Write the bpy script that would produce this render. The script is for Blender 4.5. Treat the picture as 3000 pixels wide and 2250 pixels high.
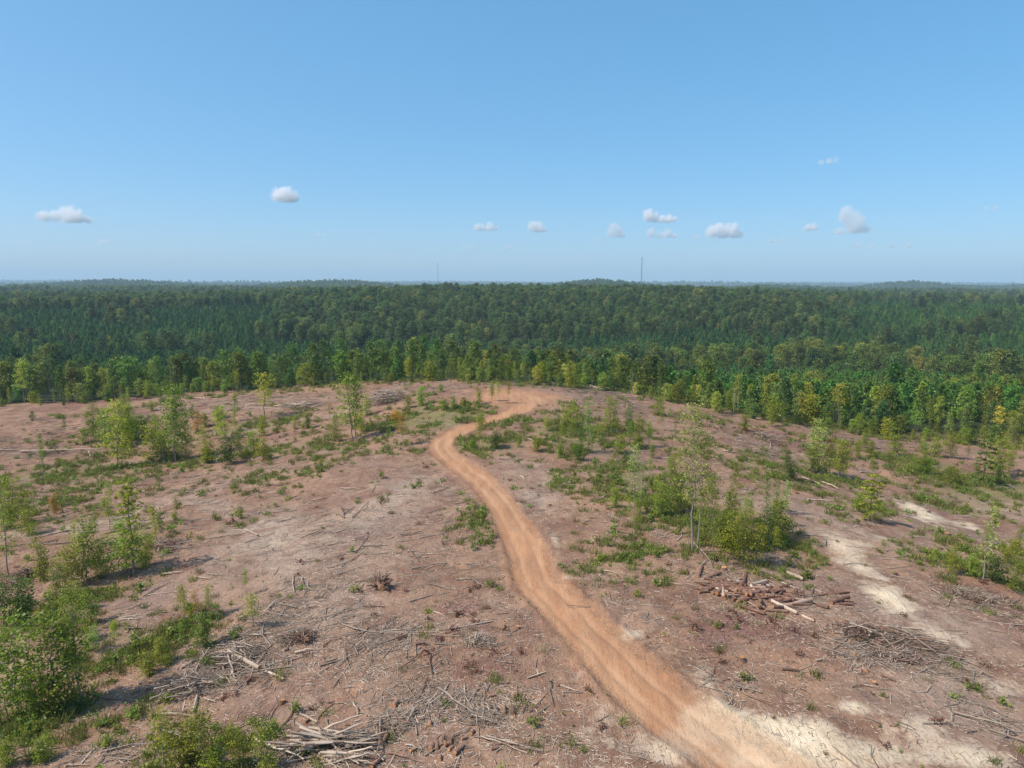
import bpy, math, random
import numpy as np
from mathutils import Vector, Matrix

# ------------------------------------------------------------------ camera, sky, sun, exposure
S = bpy.context.scene
for o in list(bpy.data.objects):
    bpy.data.objects.remove(o)
C = S.collection
rng = np.random.default_rng(7)
R = random.Random(11)

CAM_H = 25.0
FPX = 2082.0                     # focal length in pixels of a 3000 px wide picture
PITCH = math.radians(8.12)
ROLL = math.radians(0.12)
cam_d = bpy.data.cameras.new('camera')
cam = bpy.data.objects.new('camera', cam_d)
C.objects.link(cam)
cam_d.sensor_width = 36.0
cam_d.lens = 36.0 * FPX / 3000.0
cam_d.clip_start = 0.5
cam_d.clip_end = 60000
cam.rotation_mode = 'XYZ'
cam.matrix_world = Matrix.Translation((0, 0, CAM_H)) @ Matrix.Rotation(math.pi / 2 - PITCH, 4, 'X') @ Matrix.Rotation(ROLL, 4, 'Z')
S.camera = cam

SUN_EL = math.radians(50)
sun_to = Vector((-0.95, -0.30, 0)).normalized() * math.cos(SUN_EL) + Vector((0, 0, math.sin(SUN_EL)))
W = bpy.data.worlds.new('World')
S.world = W
W.use_nodes = True
wn = W.node_tree.nodes
wl = W.node_tree.links
wn.clear()
sky = wn.new('ShaderNodeTexSky')
sky.sky_type = 'NISHITA'
sky.sun_disc = False
sky.sun_elevation = SUN_EL
sky.sun_rotation = math.atan2(sun_to.x, sun_to.y)
sky.altitude = 800
sky.air_density = 0.8
sky.dust_density = 2.5
sky.ozone_density = 10.0
bg = wn.new('ShaderNodeBackground')
bg.inputs['Strength'].default_value = 0.14
# one even grade of the whole sky: the camera's tone curve is flatter and more saturated than the raw sky
gam = wn.new('ShaderNodeGamma'); gam.inputs[1].default_value = 0.50
hsv = wn.new('ShaderNodeHueSaturation'); hsv.inputs['Hue'].default_value = 0.491; hsv.inputs['Saturation'].default_value = 1.46; hsv.inputs['Value'].default_value = 2.92
wo = wn.new('ShaderNodeOutputWorld')
wl.new(sky.outputs[0], gam.inputs[0])
wl.new(gam.outputs[0], hsv.inputs['Color'])
wl.new(hsv.outputs[0], bg.inputs[0])
wl.new(bg.outputs[0], wo.inputs[0])

sun_d = bpy.data.lights.new('sun', 'SUN')
sun_d.energy = 5.0
sun_d.angle = math.radians(0.53)
sun_d.color = (1.0, 0.945, 0.84)
sun = bpy.data.objects.new('sun', sun_d)
C.objects.link(sun)
sun.rotation_euler = (-sun_to).to_track_quat('-Z', 'Y').to_euler()

S.view_settings.view_transform = 'Standard'
S.view_settings.look = 'None'
S.view_settings.exposure = 0.0
S.view_settings.gamma = 1.0
S.view_settings.use_curve_mapping = False
S.render.engine = 'CYCLES'
S.cycles.max_bounces = 32
S.cycles.diffuse_bounces = 3
S.cycles.glossy_bounces = 2
S.cycles.transmission_bounces = 3
S.cycles.volume_bounces = 28
S.cycles.use_denoising = True
S.cycles.volume_step_rate = 0.35


# ------------------------------------------------------------------ noise, terrain, pixel -> ground
def _hash(ix, iy, seed):
    n = (ix.astype(np.int64) * 374761393 + iy.astype(np.int64) * 668265263 + seed * 974634777) & 0x7fffffff
    n = ((n ^ (n >> 13)) * 1274126177) & 0x7fffffff
    n = n ^ (n >> 16)
    return (n & 0xffff) / 65535.0


def vnoise(x, y, seed=0):
    x = np.asarray(x, float); y = np.asarray(y, float)
    ix = np.floor(x); iy = np.floor(y)
    fx = x - ix; fy = y - iy
    fx = fx * fx * fx * (fx * (fx * 6 - 15) + 10); fy = fy * fy * fy * (fy * (fy * 6 - 15) + 10)
    a = _hash(ix, iy, seed); b = _hash(ix + 1, iy, seed)
    c = _hash(ix, iy + 1, seed); d = _hash(ix + 1, iy + 1, seed)
    return (a + (b - a) * fx) * (1 - fy) + (c + (d - c) * fx) * fy


def fbm(x, y, seed=0, octv=4):
    s = 0.0; a = 0.5; t = 0.0
    for i in range(octv):
        s = s + a * vnoise(x * 2 ** i + 17.3 * i, y * 2 ** i - 9.1 * i, seed + i)
        t += a; a *= 0.5
    return s / t * 2 - 1


def sstep(a, b, x):
    t = np.clip((x - a) / (b - a), 0, 1)
    return t * t * (3 - 2 * t)


EDGE = np.array([(-900, 260), (-300, 205), (-142, 194), (-85, 200), (-60, 200), (-27, 188), (0, 176), (15, 170), (30, 158), (54, 146),
                 (80, 147), (104, 149), (130, 157), (300, 170), (900, 200)], float)


def edge_y(x):
    return np.interp(x, EDGE[:, 0], EDGE[:, 1]) + 3.0 * fbm(np.asarray(x) / 14.0, np.asarray(x) * 0 + 3.3, 51, 3)


def height(x, y):
    x = np.asarray(x, float); y = np.asarray(y, float)
    ax = 12 - 0.075 * np.clip(y, -200, 200)
    s = x - ax
    sl = np.where(s < 0, s / 80.0, s / 66.0)
    zr = -8.5 * (1 - np.exp(-sl * sl))
    zr = zr + 2.4 * np.exp(-(((x - 4) / 38) ** 2 + ((y - 152) / 26) ** 2))
    zr = zr + 1.6 * fbm(x / 42, y / 42, 3, 3) + 0.34 * fbm(x / 9, y / 9, 5, 3) + 0.22 * fbm(x / 2.9, y / 2.9, 7, 2)
    # swale on the left half of the clearing and a bench on its far side
    zr = zr - 2.8 * np.exp(-(((x + 72) / 42) ** 2 + ((y - 122) / 24) ** 2)) - 1.6 * np.exp(-(((x - 62) / 30) ** 2 + ((y - 92) / 22) ** 2))
    e = np.interp(x, EDGE[:, 0], EDGE[:, 1])
    r = np.hypot(x, y)
    az = np.degrees(np.arctan2(x, y))
    zv = -27.0 - 3.0 * np.exp(-((az + 8) / 14) ** 2) + 3.5 * fbm(x / 130, y / 130, 21, 3)
    drop = sstep(0, 1, np.clip((y - e + 4) / 230.0, 0, 1)) ** 0.8
    z = zr * (1 - drop) + zv * drop
    # hardwood ridge 700 - 900 m out
    zc = np.interp(az, [-60, -36, -30, -24, -18, -12, -6, 0, 6, 12, 18, 24, 30, 40, 60], [-7, -6.5, -6, -4, 0, 3.6, 5.4, 5.4, 5.2, 4.4, 2, -2, -5, -7, -10]) + 3.4 * fbm(x / 190, y / 190, 33, 3)
    rise = sstep(400, 820, r)
    far = -16 + 9.0 * fbm(x / 1500, y / 1500, 41, 4) + 3.0 * fbm(x / 350, y / 350, 45, 3)
    far = far - 14 * sstep(2600, 4200, r)
    rc = zc
    zf = rc * (1 - sstep(900, 1500, r)) + far * sstep(900, 1500, r)
    z = np.where(y > 60, z * (1 - rise) + zf * rise, z)

    def hill(a, rr, wa, wr, h):
        return h * np.exp(-((az - a) / wa) ** 2 - ((r - rr) / wr) ** 2)
    fh = hill(-14, 3300, 5, 500, 34) + hill(-29, 3900, 6, 600, 40) + hill(7, 2900, 4.0, 420, 33) + hill(20, 3200, 4, 500, 18) \
        + hill(29, 4200, 3.5, 500, 44) + hill(38, 4600, 4, 600, 42) + hill(0, 5200, 9, 700, 22) + hill(-22, 6500, 9, 900, 30) + hill(14, 7500, 12, 900, 30) \
        + hill(-6, 10000, 12, 1200, 34) + hill(27, 11000, 14, 1200, 34) + hill(-33, 12000, 10, 1200, 36)
    z = np.where(y > 60, z + fh * sstep(1500, 2400, r), z)
    # the track is graded in slightly
    return z


def ray(px, py):
    u = (np.asarray(px, float) - 1500.0) / FPX
    v = (np.asarray(py, float) - 1125.0) / FPX
    cr, sr = math.cos(ROLL), math.sin(ROLL)
    u, v = u * cr + v * sr, -u * sr + v * cr
    cp, sp = math.cos(PITCH), math.sin(PITCH)
    return np.stack([u, cp - v * sp, -sp - v * cp], -1)


_T = np.geomspace(18, 2500, 700)


def ground_at(px, py):
    """where the line of sight of photo pixel (px, py) meets the terrain, and its depth"""
    d = np.atleast_2d(ray(px, py))
    P = d[:, None, :] * _T[None, :, None]
    dz = P[..., 2] + CAM_H - height(P[..., 0], P[..., 1])
    hit = dz < 0
    k = np.where(hit.any(1), hit.argmax(1), len(_T) - 1)
    k = np.clip(k, 1, None)
    i = np.arange(len(k))
    a, b = dz[i, k - 1], dz[i, k]
    f = np.clip(a / (a - b + 1e-9), 0, 1)
    t = _T[k - 1] + (_T[k] - _T[k - 1]) * f
    p = d * t[:, None]
    p[:, 2] = height(p[:, 0], p[:, 1])
    return p, t


def project(p):
    p = np.atleast_2d(p)
    x, y, z = p[:, 0], p[:, 1], p[:, 2] - CAM_H
    cp, sp = math.cos(PITCH), math.sin(PITCH)
    dep = y * cp - z * sp
    up = y * sp + z * cp
    u, v = x / dep, -up / dep
    cr, sr = math.cos(ROLL), math.sin(ROLL)
    u, v = u * cr - v * sr, u * sr + v * cr
    return u * FPX + 1500, v * FPX + 1125


# ------------------------------------------------------------------ mesh helpers
def mesh_np(name, V, F, mats=(), face_attr=None, matidx=None, point_col=None, smooth=False):
    """F: list of (N,3) / (N,4) int arrays"""
    if not isinstance(F, (list, tuple)):
        F = [F]
    F = [f for f in F if len(f)]
    me = bpy.data.meshes.new(name)
    V = np.asarray(V, np.float32)
    me.vertices.add(len(V))
    me.vertices.foreach_set('co', V.ravel())
    nl = sum(f.size for f in F); npoly = sum(len(f) for f in F)
    me.loops.add(nl)
    me.polygons.add(npoly)
    me.loops.foreach_set('vertex_index', np.concatenate([f.ravel() for f in F]).astype(np.int32))
    tot = np.concatenate([np.full(len(f), f.shape[1]) for f in F])
    st = np.concatenate([[0], np.cumsum(tot)[:-1]])
    me.polygons.foreach_set('loop_start', st.astype(np.int32))
    me.update(calc_edges=True)
    for m in mats:
        me.materials.append(m)
    if matidx is not None:
        me.polygons.foreach_set('material_index', np.asarray(matidx, np.int32))
    if smooth:
        me.polygons.foreach_set('use_smooth', np.ones(npoly, bool))
    for k, v in (face_attr or {}).items():
        a = me.attributes.new(k, 'FLOAT', 'FACE')
        a.data.foreach_set('value', np.asarray(v, np.float32))
    for k, v in (point_col or {}).items():
        a = me.attributes.new(k, 'FLOAT_COLOR', 'POINT')
        a.data.foreach_set('color', np.asarray(v, np.float32).ravel())
    return me


def tube(pts, rad, n=5, cap=True):
    """tapered tube along a polyline: verts, quads, tris"""
    pts = np.asarray(pts, float); m = len(pts)
    t = np.gradient(pts, axis=0)
    t /= np.linalg.norm(t, axis=1)[:, None] + 1e-9
    ref = np.where(np.abs(t[:, 2:3]) > 0.9, np.array([[1.0, 0, 0]]), np.array([[0, 0, 1.0]]))
    u = np.cross(t, ref); u /= np.linalg.norm(u, axis=1)[:, None] + 1e-9
    w = np.cross(t, u)
    a = np.arange(n) / n * 2 * np.pi
    V = pts[:, None] + np.asarray(rad, float)[:, None, None] * (np.cos(a)[None, :, None] * u[:, None] + np.sin(a)[None, :, None] * w[:, None])
    V = V.reshape(-1, 3)
    i = np.arange(m - 1)[:, None] * n; j = np.arange(n)[None]
    Q = np.stack([i + j, i + (j + 1) % n, i + n + (j + 1) % n, i + n + j], -1).reshape(-1, 4)
    return V, Q


class Acc:
    """collects pieces with quads / tris, a material index and a tone per face"""
    def __init__(s):
        s.V = []; s.Q = []; s.T = []; s.qm = []; s.tm = []; s.qt = []; s.tt = []; s.n = 0

    def add(s, V, Q=None, T=None, m=0, tone=0.5):
        s.V.append(np.asarray(V, float))
        if Q is not None and len(Q):
            Q = np.asarray(Q); s.Q.append(Q + s.n); s.qm.append(np.full(len(Q), m)); s.qt.append(np.broadcast_to(np.asarray(tone, float), (len(Q),)))
        if T is not None and len(T):
            T = np.asarray(T); s.T.append(T + s.n); s.tm.append(np.full(len(T), m)); s.tt.append(np.broadcast_to(np.asarray(tone, float), (len(T),)))
        s.n += len(V)

    def mesh(s, name, mats, smooth=False):
        F = []
        mi = []; to = []
        if s.Q:
            F.append(np.concatenate(s.Q)); mi += s.qm; to += s.qt
        if s.T:
            F.append(np.concatenate(s.T)); mi += s.tm; to += s.tt
        return mesh_np(name, np.concatenate(s.V), F, mats, {'tone': np.concatenate(to)}, np.concatenate(mi), smooth=smooth)


def rand_unit(n, g):
    v = g.normal(size=(n, 3))
    return v / (np.linalg.norm(v, axis=1)[:, None] + 1e-9)


def leaf_quads(P, size, g, up=0.5, aspect=0.6, outward=None):
    """rhombic leaves round the points P: verts, quads"""
    n = len(P)
    nrm = rand_unit(n, g) + np.array([0, 0, up])
    if outward is not None:
        nrm = nrm + outward
    nrm /= np.linalg.norm(nrm, axis=1)[:, None] + 1e-9
    u = np.cross(nrm, rand_unit(n, g)); u /= np.linalg.norm(u, axis=1)[:, None] + 1e-9
    w = np.cross(nrm, u)
    sz = (np.broadcast_to(size, (n,)) * g.uniform(0.7, 1.35, n))[:, None]
    V = np.stack([P - u * sz * .5, P + w * sz * .5 * aspect, P + u * sz * .5, P - w * sz * .5 * aspect], 1).reshape(-1, 3)
    Q = np.arange(n * 4).reshape(-1, 4)
    return V, Q


# ------------------------------------------------------------------ materials
def new_mat(name):
    m = bpy.data.materials.new(name)
    m.use_nodes = True
    nt = m.node_tree
    nt.nodes.clear()
    out = nt.nodes.new('ShaderNodeOutputMaterial')
    return m, nt, out


class NB:
    def __init__(s, nt):
        s.nt = nt

    def n(s, t, **kw):
        x = s.nt.nodes.new(t)
        for k, v in kw.items():
            setattr(x, k, v)
        return x

    def link(s, a, b):
        s.nt.links.new(a, b)

    def setin(s, sock, v):
        if hasattr(v, 'is_output') or isinstance(v, bpy.types.NodeSocket):
            s.link(v, sock)
        else:
            sock.default_value = v

    def math(s, op, a, b=0.0, clamp=False):
        x = s.n('ShaderNodeMath', operation=op, use_clamp=clamp)
        s.setin(x.inputs[0], a); s.setin(x.inputs[1], b)
        return x.outputs[0]

    def mix(s, f, a, b, blend='MIX'):
        x = s.n('ShaderNodeMix', data_type='RGBA', blend_type=blend)
        s.setin(x.inputs[0], f); s.setin(x.inputs[6], a); s.setin(x.inputs[7], b)
        return x.outputs[2]

    def noise(s, vec, scale, detail=4.0, rough=0.55, dist=0.0):
        x = s.n('ShaderNodeTexNoise')
        s.link(vec, x.inputs['Vector'])
        x.inputs['Scale'].default_value = scale; x.inputs['Detail'].default_value = detail
        x.inputs['Roughness'].default_value = rough; x.inputs['Distortion'].default_value = dist
        return x.outputs[0]

    def ramp(s, f, a, b, lo=0.0, hi=1.0):
        x = s.n('ShaderNodeMapRange', interpolation_type='SMOOTHSTEP')
        s.setin(x.inputs[0], f)
        x.inputs[1].default_value = a; x.inputs[2].default_value = b; x.inputs[3].default_value = lo; x.inputs[4].default_value = hi
        return x.outputs[0]


def c4(r, g, b):
    return (r, g, b, 1.0)


def leaf_material(name, dark, light, autumn=None, transl=0.32, var=0.3):
    m, nt, out = new_mat(name)
    b = NB(nt)
    at = b.n('ShaderNodeAttribute', attribute_name='tone').outputs['Fac']
    oi = b.n('ShaderNodeObjectInfo')
    col = b.mix(at, c4(*dark), c4(*light))
    if autumn:
        col = b.mix(b.ramp(oi.outputs['Random'], 0.86, 1.02), col, c4(*autumn))
    wn_ = b.n('ShaderNodeTexWhiteNoise', noise_dimensions='1D')
    b.link(oi.outputs['Random'], wn_.inputs['W'])
    hs = b.n('ShaderNodeHueSaturation')
    b.link(b.ramp(wn_.outputs[0], 0, 1, 0.5 - 0.035 * var / 0.3, 0.5 + 0.02), hs.inputs['Hue'])
    b.link(b.ramp(oi.outputs['Random'], 0, 1, 1 - var, 1 + var), hs.inputs['Value'])
    b.link(col, hs.inputs['Color'])
    # plot-to-plot difference of the stand (set per tree of the scattered woods, zero on single trees)
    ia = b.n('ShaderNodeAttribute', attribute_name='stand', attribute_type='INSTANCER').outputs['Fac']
    yellowed = b.mix(1.0, hs.outputs[0], c4(1.6, 1.34, 0.75), 'MULTIPLY')  # lighter, yellower leaf colour that some stands have of their own
    col = b.mix(ia, hs.outputs[0], yellowed)
    col = b.mix(1.0, col, oi.outputs['Color'], 'MULTIPLY')
    d = b.n('ShaderNodeBsdfDiffuse'); b.link(col, d.inputs[0])
    t = b.n('ShaderNodeBsdfTranslucent'); b.link(col, t.inputs[0])
    g = b.n('ShaderNodeBsdfGlossy'); g.inputs['Roughness'].default_value = 0.45; g.inputs['Color'].default_value = c4(.8, .85, .9)
    mx = b.n('ShaderNodeMixShader'); mx.inputs[0].default_value = transl
    b.link(d.outputs[0], mx.inputs[1]); b.link(t.outputs[0], mx.inputs[2])
    m2 = b.n('ShaderNodeMixShader'); m2.inputs[0].default_value = 0.02
    b.link(mx.outputs[0], m2.inputs[1]); b.link(g.outputs[0], m2.inputs[2])
    b.link(m2.outputs[0], out.inputs[0])
    return m


def wood_material(name, dark, light, rough=0.85, objcol=False, scale=9.0):
    m, nt, out = new_mat(name)
    b = NB(nt)
    at = b.n('ShaderNodeAttribute', attribute_name='tone').outputs['Fac']
    tc = b.n('ShaderNodeTexCoord')
    nz = b.noise(tc.outputs['Object'], scale, 3.0, 0.6)
    f = b.math('ADD', b.math('MULTIPLY', at, 0.75), b.math('MULTIPLY', b.math('SUBTRACT', nz, 0.5), 0.9), True)
    col = b.mix(f, c4(*dark), c4(*light))
    oi = b.n('ShaderNodeObjectInfo')
    v = b.n('ShaderNodeHueSaturation')
    b.link(b.ramp(oi.outputs['Random'], 0, 1, 0.75, 1.2), v.inputs['Value'])
    b.link(col, v.inputs['Color'])
    col = b.mix(1.0, v.outputs[0], oi.outputs['Color'], 'MULTIPLY')
    p = b.n('ShaderNodeBsdfPrincipled')
    b.link(col, p.inputs['Base Color'])
    p.inputs['Roughness'].default_value = rough
    p.inputs['Specular IOR Level'].default_value = 0.2
    b.link(p.outputs[0], out.inputs[0])
    return m


def plain_material(name, col, rough=0.7, metal=0.0, vary=0.15, scale=0.5):
    m, nt, out = new_mat(name)
    b = NB(nt)
    tc = b.n('ShaderNodeTexCoord')
    nz = b.noise(tc.outputs['Object'], scale, 4.0)
    c = b.mix(nz, c4(*[x * (1 - vary) for x in col]), c4(*[min(1, x * (1 + vary)) for x in col]))
    p = b.n('ShaderNodeBsdfPrincipled')
    b.link(c, p.inputs['Base Color'])
    p.inputs['Roughness'].default_value = rough; p.inputs['Metallic'].default_value = metal
    b.link(p.outputs[0], out.inputs[0])
    return m


M_LEAF = leaf_material('sapling leaf', (0.125, 0.165, 0.014), (0.450, 0.470, 0.050), None, 0.50, 0.18)
M_FOREST = leaf_material('forest leaf', (0.042, 0.086, 0.022), (0.150, 0.225, 0.052), (0.19, 0.215, 0.05), 0.34, 0.36)
M_PINE = leaf_material('pine needle', (0.052, 0.140, 0.048), (0.165, 0.315, 0.085), (0.22, 0.30, 0.06), 0.34, 0.28)
M_WEED = leaf_material('weed leaf', (0.105, 0.155, 0.018), (0.300, 0.370, 0.055), None, 0.45, 0.25)
M_GRASS = leaf_material('grass blade', (0.130, 0.150, 0.030), (0.320, 0.310, 0.085), None, 0.3, 0.25)
M_DEADLEAF = leaf_material('dead brown leaf', (0.115, 0.050, 0.030), (0.27, 0.135, 0.080), None, 0.2, 0.25)
M_BARK = wood_material('grey bark', (0.10, 0.085, 0.07), (0.40, 0.36, 0.31))
M_BARKDARK = wood_material('dark bark', (0.06, 0.045, 0.035), (0.20, 0.15, 0.12))
M_STICK = wood_material('weathered stick wood', (0.20, 0.13, 0.09), (0.64, 0.51, 0.40))
M_LOGBARK = wood_material('reddish log bark', (0.13, 0.070, 0.048), (0.40, 0.235, 0.165))
M_CUT = wood_material('cut log face', (0.40, 0.155, 0.05), (0.62, 0.34, 0.15), 0.8, scale=5)
M_PALEWOOD = wood_material('peeled pale wood', (0.34, 0.23, 0.16), (0.76, 0.62, 0.48))


def ground_material():
    m, nt, out = new_mat('clearcut soil')
    b = NB(nt)
    pos = b.n('ShaderNodeNewGeometry').outputs['Position']
    a1 = b.n('ShaderNodeAttribute', attribute_name='cover_a')
    a2 = b.n('ShaderNodeAttribute', attribute_name='cover_b')
    s1 = b.n('ShaderNodeSeparateColor'); b.link(a1.outputs['Color'], s1.inputs[0])
    s2 = b.n('ShaderNodeSeparateColor'); b.link(a2.outputs['Color'], s2.inputs[0])
    pathd, sand, green = s1.outputs[0], s1.outputs[1], s1.outputs[2]
    red, forest, clayw = s2.outputs[0], s2.outputs[1], s2.outputs[2]
    grey, rut = a1.outputs['Alpha'], a2.outputs['Alpha']
    n_big = b.noise(pos, 0.07, 5, 0.6)
    n_mid = b.noise(pos, 0.45, 6, 0.65, 0.4)
    n_fine = b.noise(pos, 3.2, 5, 0.7)
    n_grit = b.noise(pos, 11.0, 3, 0.7)
    # stretched twig-like streaks in two directions
    def streak(ang, sc):
        mp = b.n('ShaderNodeMapping')
        mp.inputs['Rotation'].default_value = (0, 0, ang)
        mp.inputs['Scale'].default_value = (sc, sc * 0.12, sc)
        b.link(pos, mp.inputs['Vector'])
        return b.noise(mp.outputs[0], 1.0, 3, 0.6, 0.6)
    st1 = b.ramp(streak(0.5, 7.0), 0.58, 0.72)
    st2 = b.ramp(streak(-0.9, 6.0), 0.58, 0.72)
    st3 = b.ramp(streak(1.45, 6.5), 0.60, 0.74)
    litter = b.mix(b.ramp(n_mid, 0.34, 0.66), c4(0.185, 0.097, 0.060), c4(0.365, 0.222, 0.143))
    litter = b.mix(b.ramp(n_big, 0.40, 0.66), litter, c4(0.335, 0.192, 0.124))
    litter = b.mix(b.math('MULTIPLY', grey, b.ramp(n_mid, 0.25, 0.55, 0.3, 0.95)), litter, b.mix(n_fine, c4(0.36, 0.255, 0.190), c4(0.47, 0.345, 0.265)))
    clay = b.mix(n_fine, c4(0.40, 0.19, 0.105), c4(0.49, 0.275, 0.165))
    litter = b.mix(b.math('MULTIPLY', b.ramp(b.math('ADD', n_big, b.math('MULTIPLY', n_mid, 0.4)), 0.76, 0.90), 0.35), litter, clay)
    litter = b.mix(b.ramp(b.math('ADD', clayw, b.math('MULTIPLY', b.math('SUBTRACT', n_mid, 0.5), 1.2)), 0.35, 0.75), litter, clay)
    redc = b.mix(n_fine, c4(0.15, 0.070, 0.050), c4(0.33, 0.175, 0.135))
    litter = b.mix(b.ramp(b.math('ADD', red, b.math('MULTIPLY', b.math('SUBTRACT', n_mid, 0.5), 1.1)), 0.35, 0.7), litter, redc)
    sticks = b.math('MAXIMUM', b.math('MAXIMUM', st1, st2), st3)
    litter = b.mix(b.math('MULTIPLY', sticks, 0.42), litter, c4(0.50, 0.385, 0.295))
    litter = b.mix(b.ramp(b.noise(pos, 8.5, 4, 0.8, 0.5), 0.60, 0.72, 0.0, 0.45), litter, c4(0.52, 0.39, 0.29))
    litter = b.mix(b.ramp(b.noise(pos, 0.16, 5, 0.65, 0.6), 0.46, 0.66, 0.0, 0.75), litter, b.mix(n_fine, c4(0.145, 0.068, 0.044), c4(0.29, 0.150, 0.102)))
    litter = b.mix(b.ramp(b.noise(pos, 0.055, 5, 0.6, 0.5), 0.52, 0.68, 0.0, 0.55), litter, b.mix(n_fine, c4(0.22, 0.140, 0.112), c4(0.36, 0.250, 0.205)))
    dk = b.math('MAXIMUM', b.ramp(b.noise(pos, 5.0, 4, 0.75, 0.8), 0.32, 0.47, 0.7, 0.0), b.ramp(b.noise(pos, 1.7, 6, 0.8, 1.2), 0.34, 0.44, 0.6, 0.0))
    litter = b.mix(dk, litter, c4(0.13, 0.075, 0.055))
    # sparse green film of seedlings and grass
    gcol = b.mix(n_fine, c4(0.090, 0.108, 0.026), c4(0.225, 0.220, 0.075))
    gf = b.ramp(b.math('ADD', green, b.math('ADD', b.math('MULTIPLY', b.math('SUBTRACT', n_mid, 0.5), 1.3), b.math('MULTIPLY', b.math('SUBTRACT', n_fine, 0.5), 0.9))), 0.32, 0.95, 0.0, 0.62)
    litter = b.mix(gf, litter, gcol)
    # sand
    sandc = b.mix(b.ramp(n_mid, 0.3, 0.7), c4(0.58, 0.42, 0.275), c4(0.80, 0.65, 0.46))
    sandc = b.mix(b.ramp(b.math('ADD', sand, b.math('MULTIPLY', b.math('SUBTRACT', n_fine, 0.5), 0.5)), 0.52, 0.9, 0.85, 0.0), sandc, b.mix(n_mid, c4(0.40, 0.285, 0.20), c4(0.55, 0.41, 0.30)))
    sandc = b.mix(b.math('MULTIPLY', b.ramp(n_big, 0.52, 0.7), 0.45), sandc, c4(0.50, 0.31, 0.17))
    sandc = b.mix(b.math('MULTIPLY', sticks, 0.22), sandc, c4(0.36, 0.27, 0.2))
    sf = b.ramp(b.math('ADD', sand, b.math('ADD', b.math('MULTIPLY', b.math('SUBTRACT', n_mid, 0.5), 0.95), b.math('MULTIPLY', b.math('SUBTRACT', n_fine, 0.5), 0.5))), 0.34, 0.66)
    litter = b.mix(sf, litter, sandc)
    # graded orange track
    mp = b.n('ShaderNodeMapping'); mp.inputs['Scale'].default_value = (1.2, 0.16, 1.0); mp.inputs['Rotation'].default_value = (0, 0, -0.12)
    b.link(pos, mp.inputs['Vector'])
    n_trk = b.noise(mp.outputs[0], 1.0, 5, 0.6)
    trk = b.mix(b.ramp(n_trk, 0.3, 0.74), c4(0.375, 0.185, 0.098), c4(0.455, 0.250, 0.140))
    trk = b.mix(b.math('MULTIPLY', b.ramp(n_fine, 0.5, 0.8), 0.35), trk, c4(0.55, 0.355, 0.22))
    trk = b.mix(b.math('MULTIPLY', b.ramp(n_grit, 0.3, 0.45, 1, 0), 0.3), trk, c4(0.32, 0.145, 0.08))
    trk = b.mix(rut, trk, c4(0.54, 0.35, 0.215))
    trk = b.mix(b.math('MULTIPLY', sf, 0.7), trk, b.mix(0.35, sandc, trk))
    pd = b.math('ADD', b.math('MULTIPLY', pathd, 3.0), b.math('ADD', b.math('MULTIPLY', b.math('SUBTRACT', n_mid, 0.5), 0.8), b.math('MULTIPLY', b.math('SUBTRACT', n_fine, 0.5), 0.9)))
    pf = b.ramp(pd, 0.68, 1.26, 1.0, 0.0)
    spill = b.math('MULTIPLY', b.ramp(pd, 0.9, 1.75, 0.6, 0.0), b.ramp(n_mid, 0.35, 0.65))
    col = b.mix(spill, litter, clay)
    col = b.mix(pf, col, trk)
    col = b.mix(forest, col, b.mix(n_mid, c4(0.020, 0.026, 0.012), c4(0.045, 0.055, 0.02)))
    p = b.n('ShaderNodeBsdfPrincipled')
    b.link(col, p.inputs['Base Color'])
    p.inputs['Roughness'].default_value = 0.95
    p.inputs['Specular IOR Level'].default_value = 0.12
    hgt = b.math('ADD', b.math('MULTIPLY', n_fine, 0.10), b.math('ADD', b.math('MULTIPLY', n_grit, 0.04), b.math('MULTIPLY', sticks, 0.06)))
    hgt = b.math('ADD', hgt, b.math('MULTIPLY', n_mid, 0.22))
    hgt = b.math('MULTIPLY', hgt, b.math('SUBTRACT', 1.0, b.math('MULTIPLY', pf, 0.55)))
    bp = b.n('ShaderNodeBump'); bp.inputs['Strength'].default_value = 0.9; bp.inputs['Distance'].default_value = 1.0
    b.link(hgt, bp.inputs['Height'])
    b.link(bp.outputs[0], p.inputs['Normal'])
    b.link(p.outputs[0], out.inputs[0])
    return m


M_GROUND = ground_material()

# ------------------------------------------------------------------ bookkeeping of things and labels
REG = []      # (object, label, px)


def reg(o, name_label, cat, group=None, px=None):
    o['category'] = cat
    if group:
        o['group'] = group
    REG.append([o, name_label, px if px is not None else 0.0])
    o['label'] = name_label
    return o


def put(name, me, loc=(0, 0, 0), rot=(0, 0, 0), scale=1.0, parent=None, color=None):
    o = bpy.data.objects.new(name, me)
    C.objects.link(o)
    o.location = loc
    o.rotation_euler = rot
    o.scale = (scale,) * 3 if np.isscalar(scale) else scale
    if parent:
        o.parent = parent
    if color is not None:
        o.color = (*color, 1.0)
    return o


def empty(name, loc, rot=(0, 0, 0), scale=1.0):
    return put(name, None, loc, rot, scale)


def structure(o):
    o['kind'] = 'structure'
    return o


def stuff(o, label=None, cat=None):
    o['kind'] = 'stuff'
    if label:
        o['label'] = label
        o['category'] = cat
    return o


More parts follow.
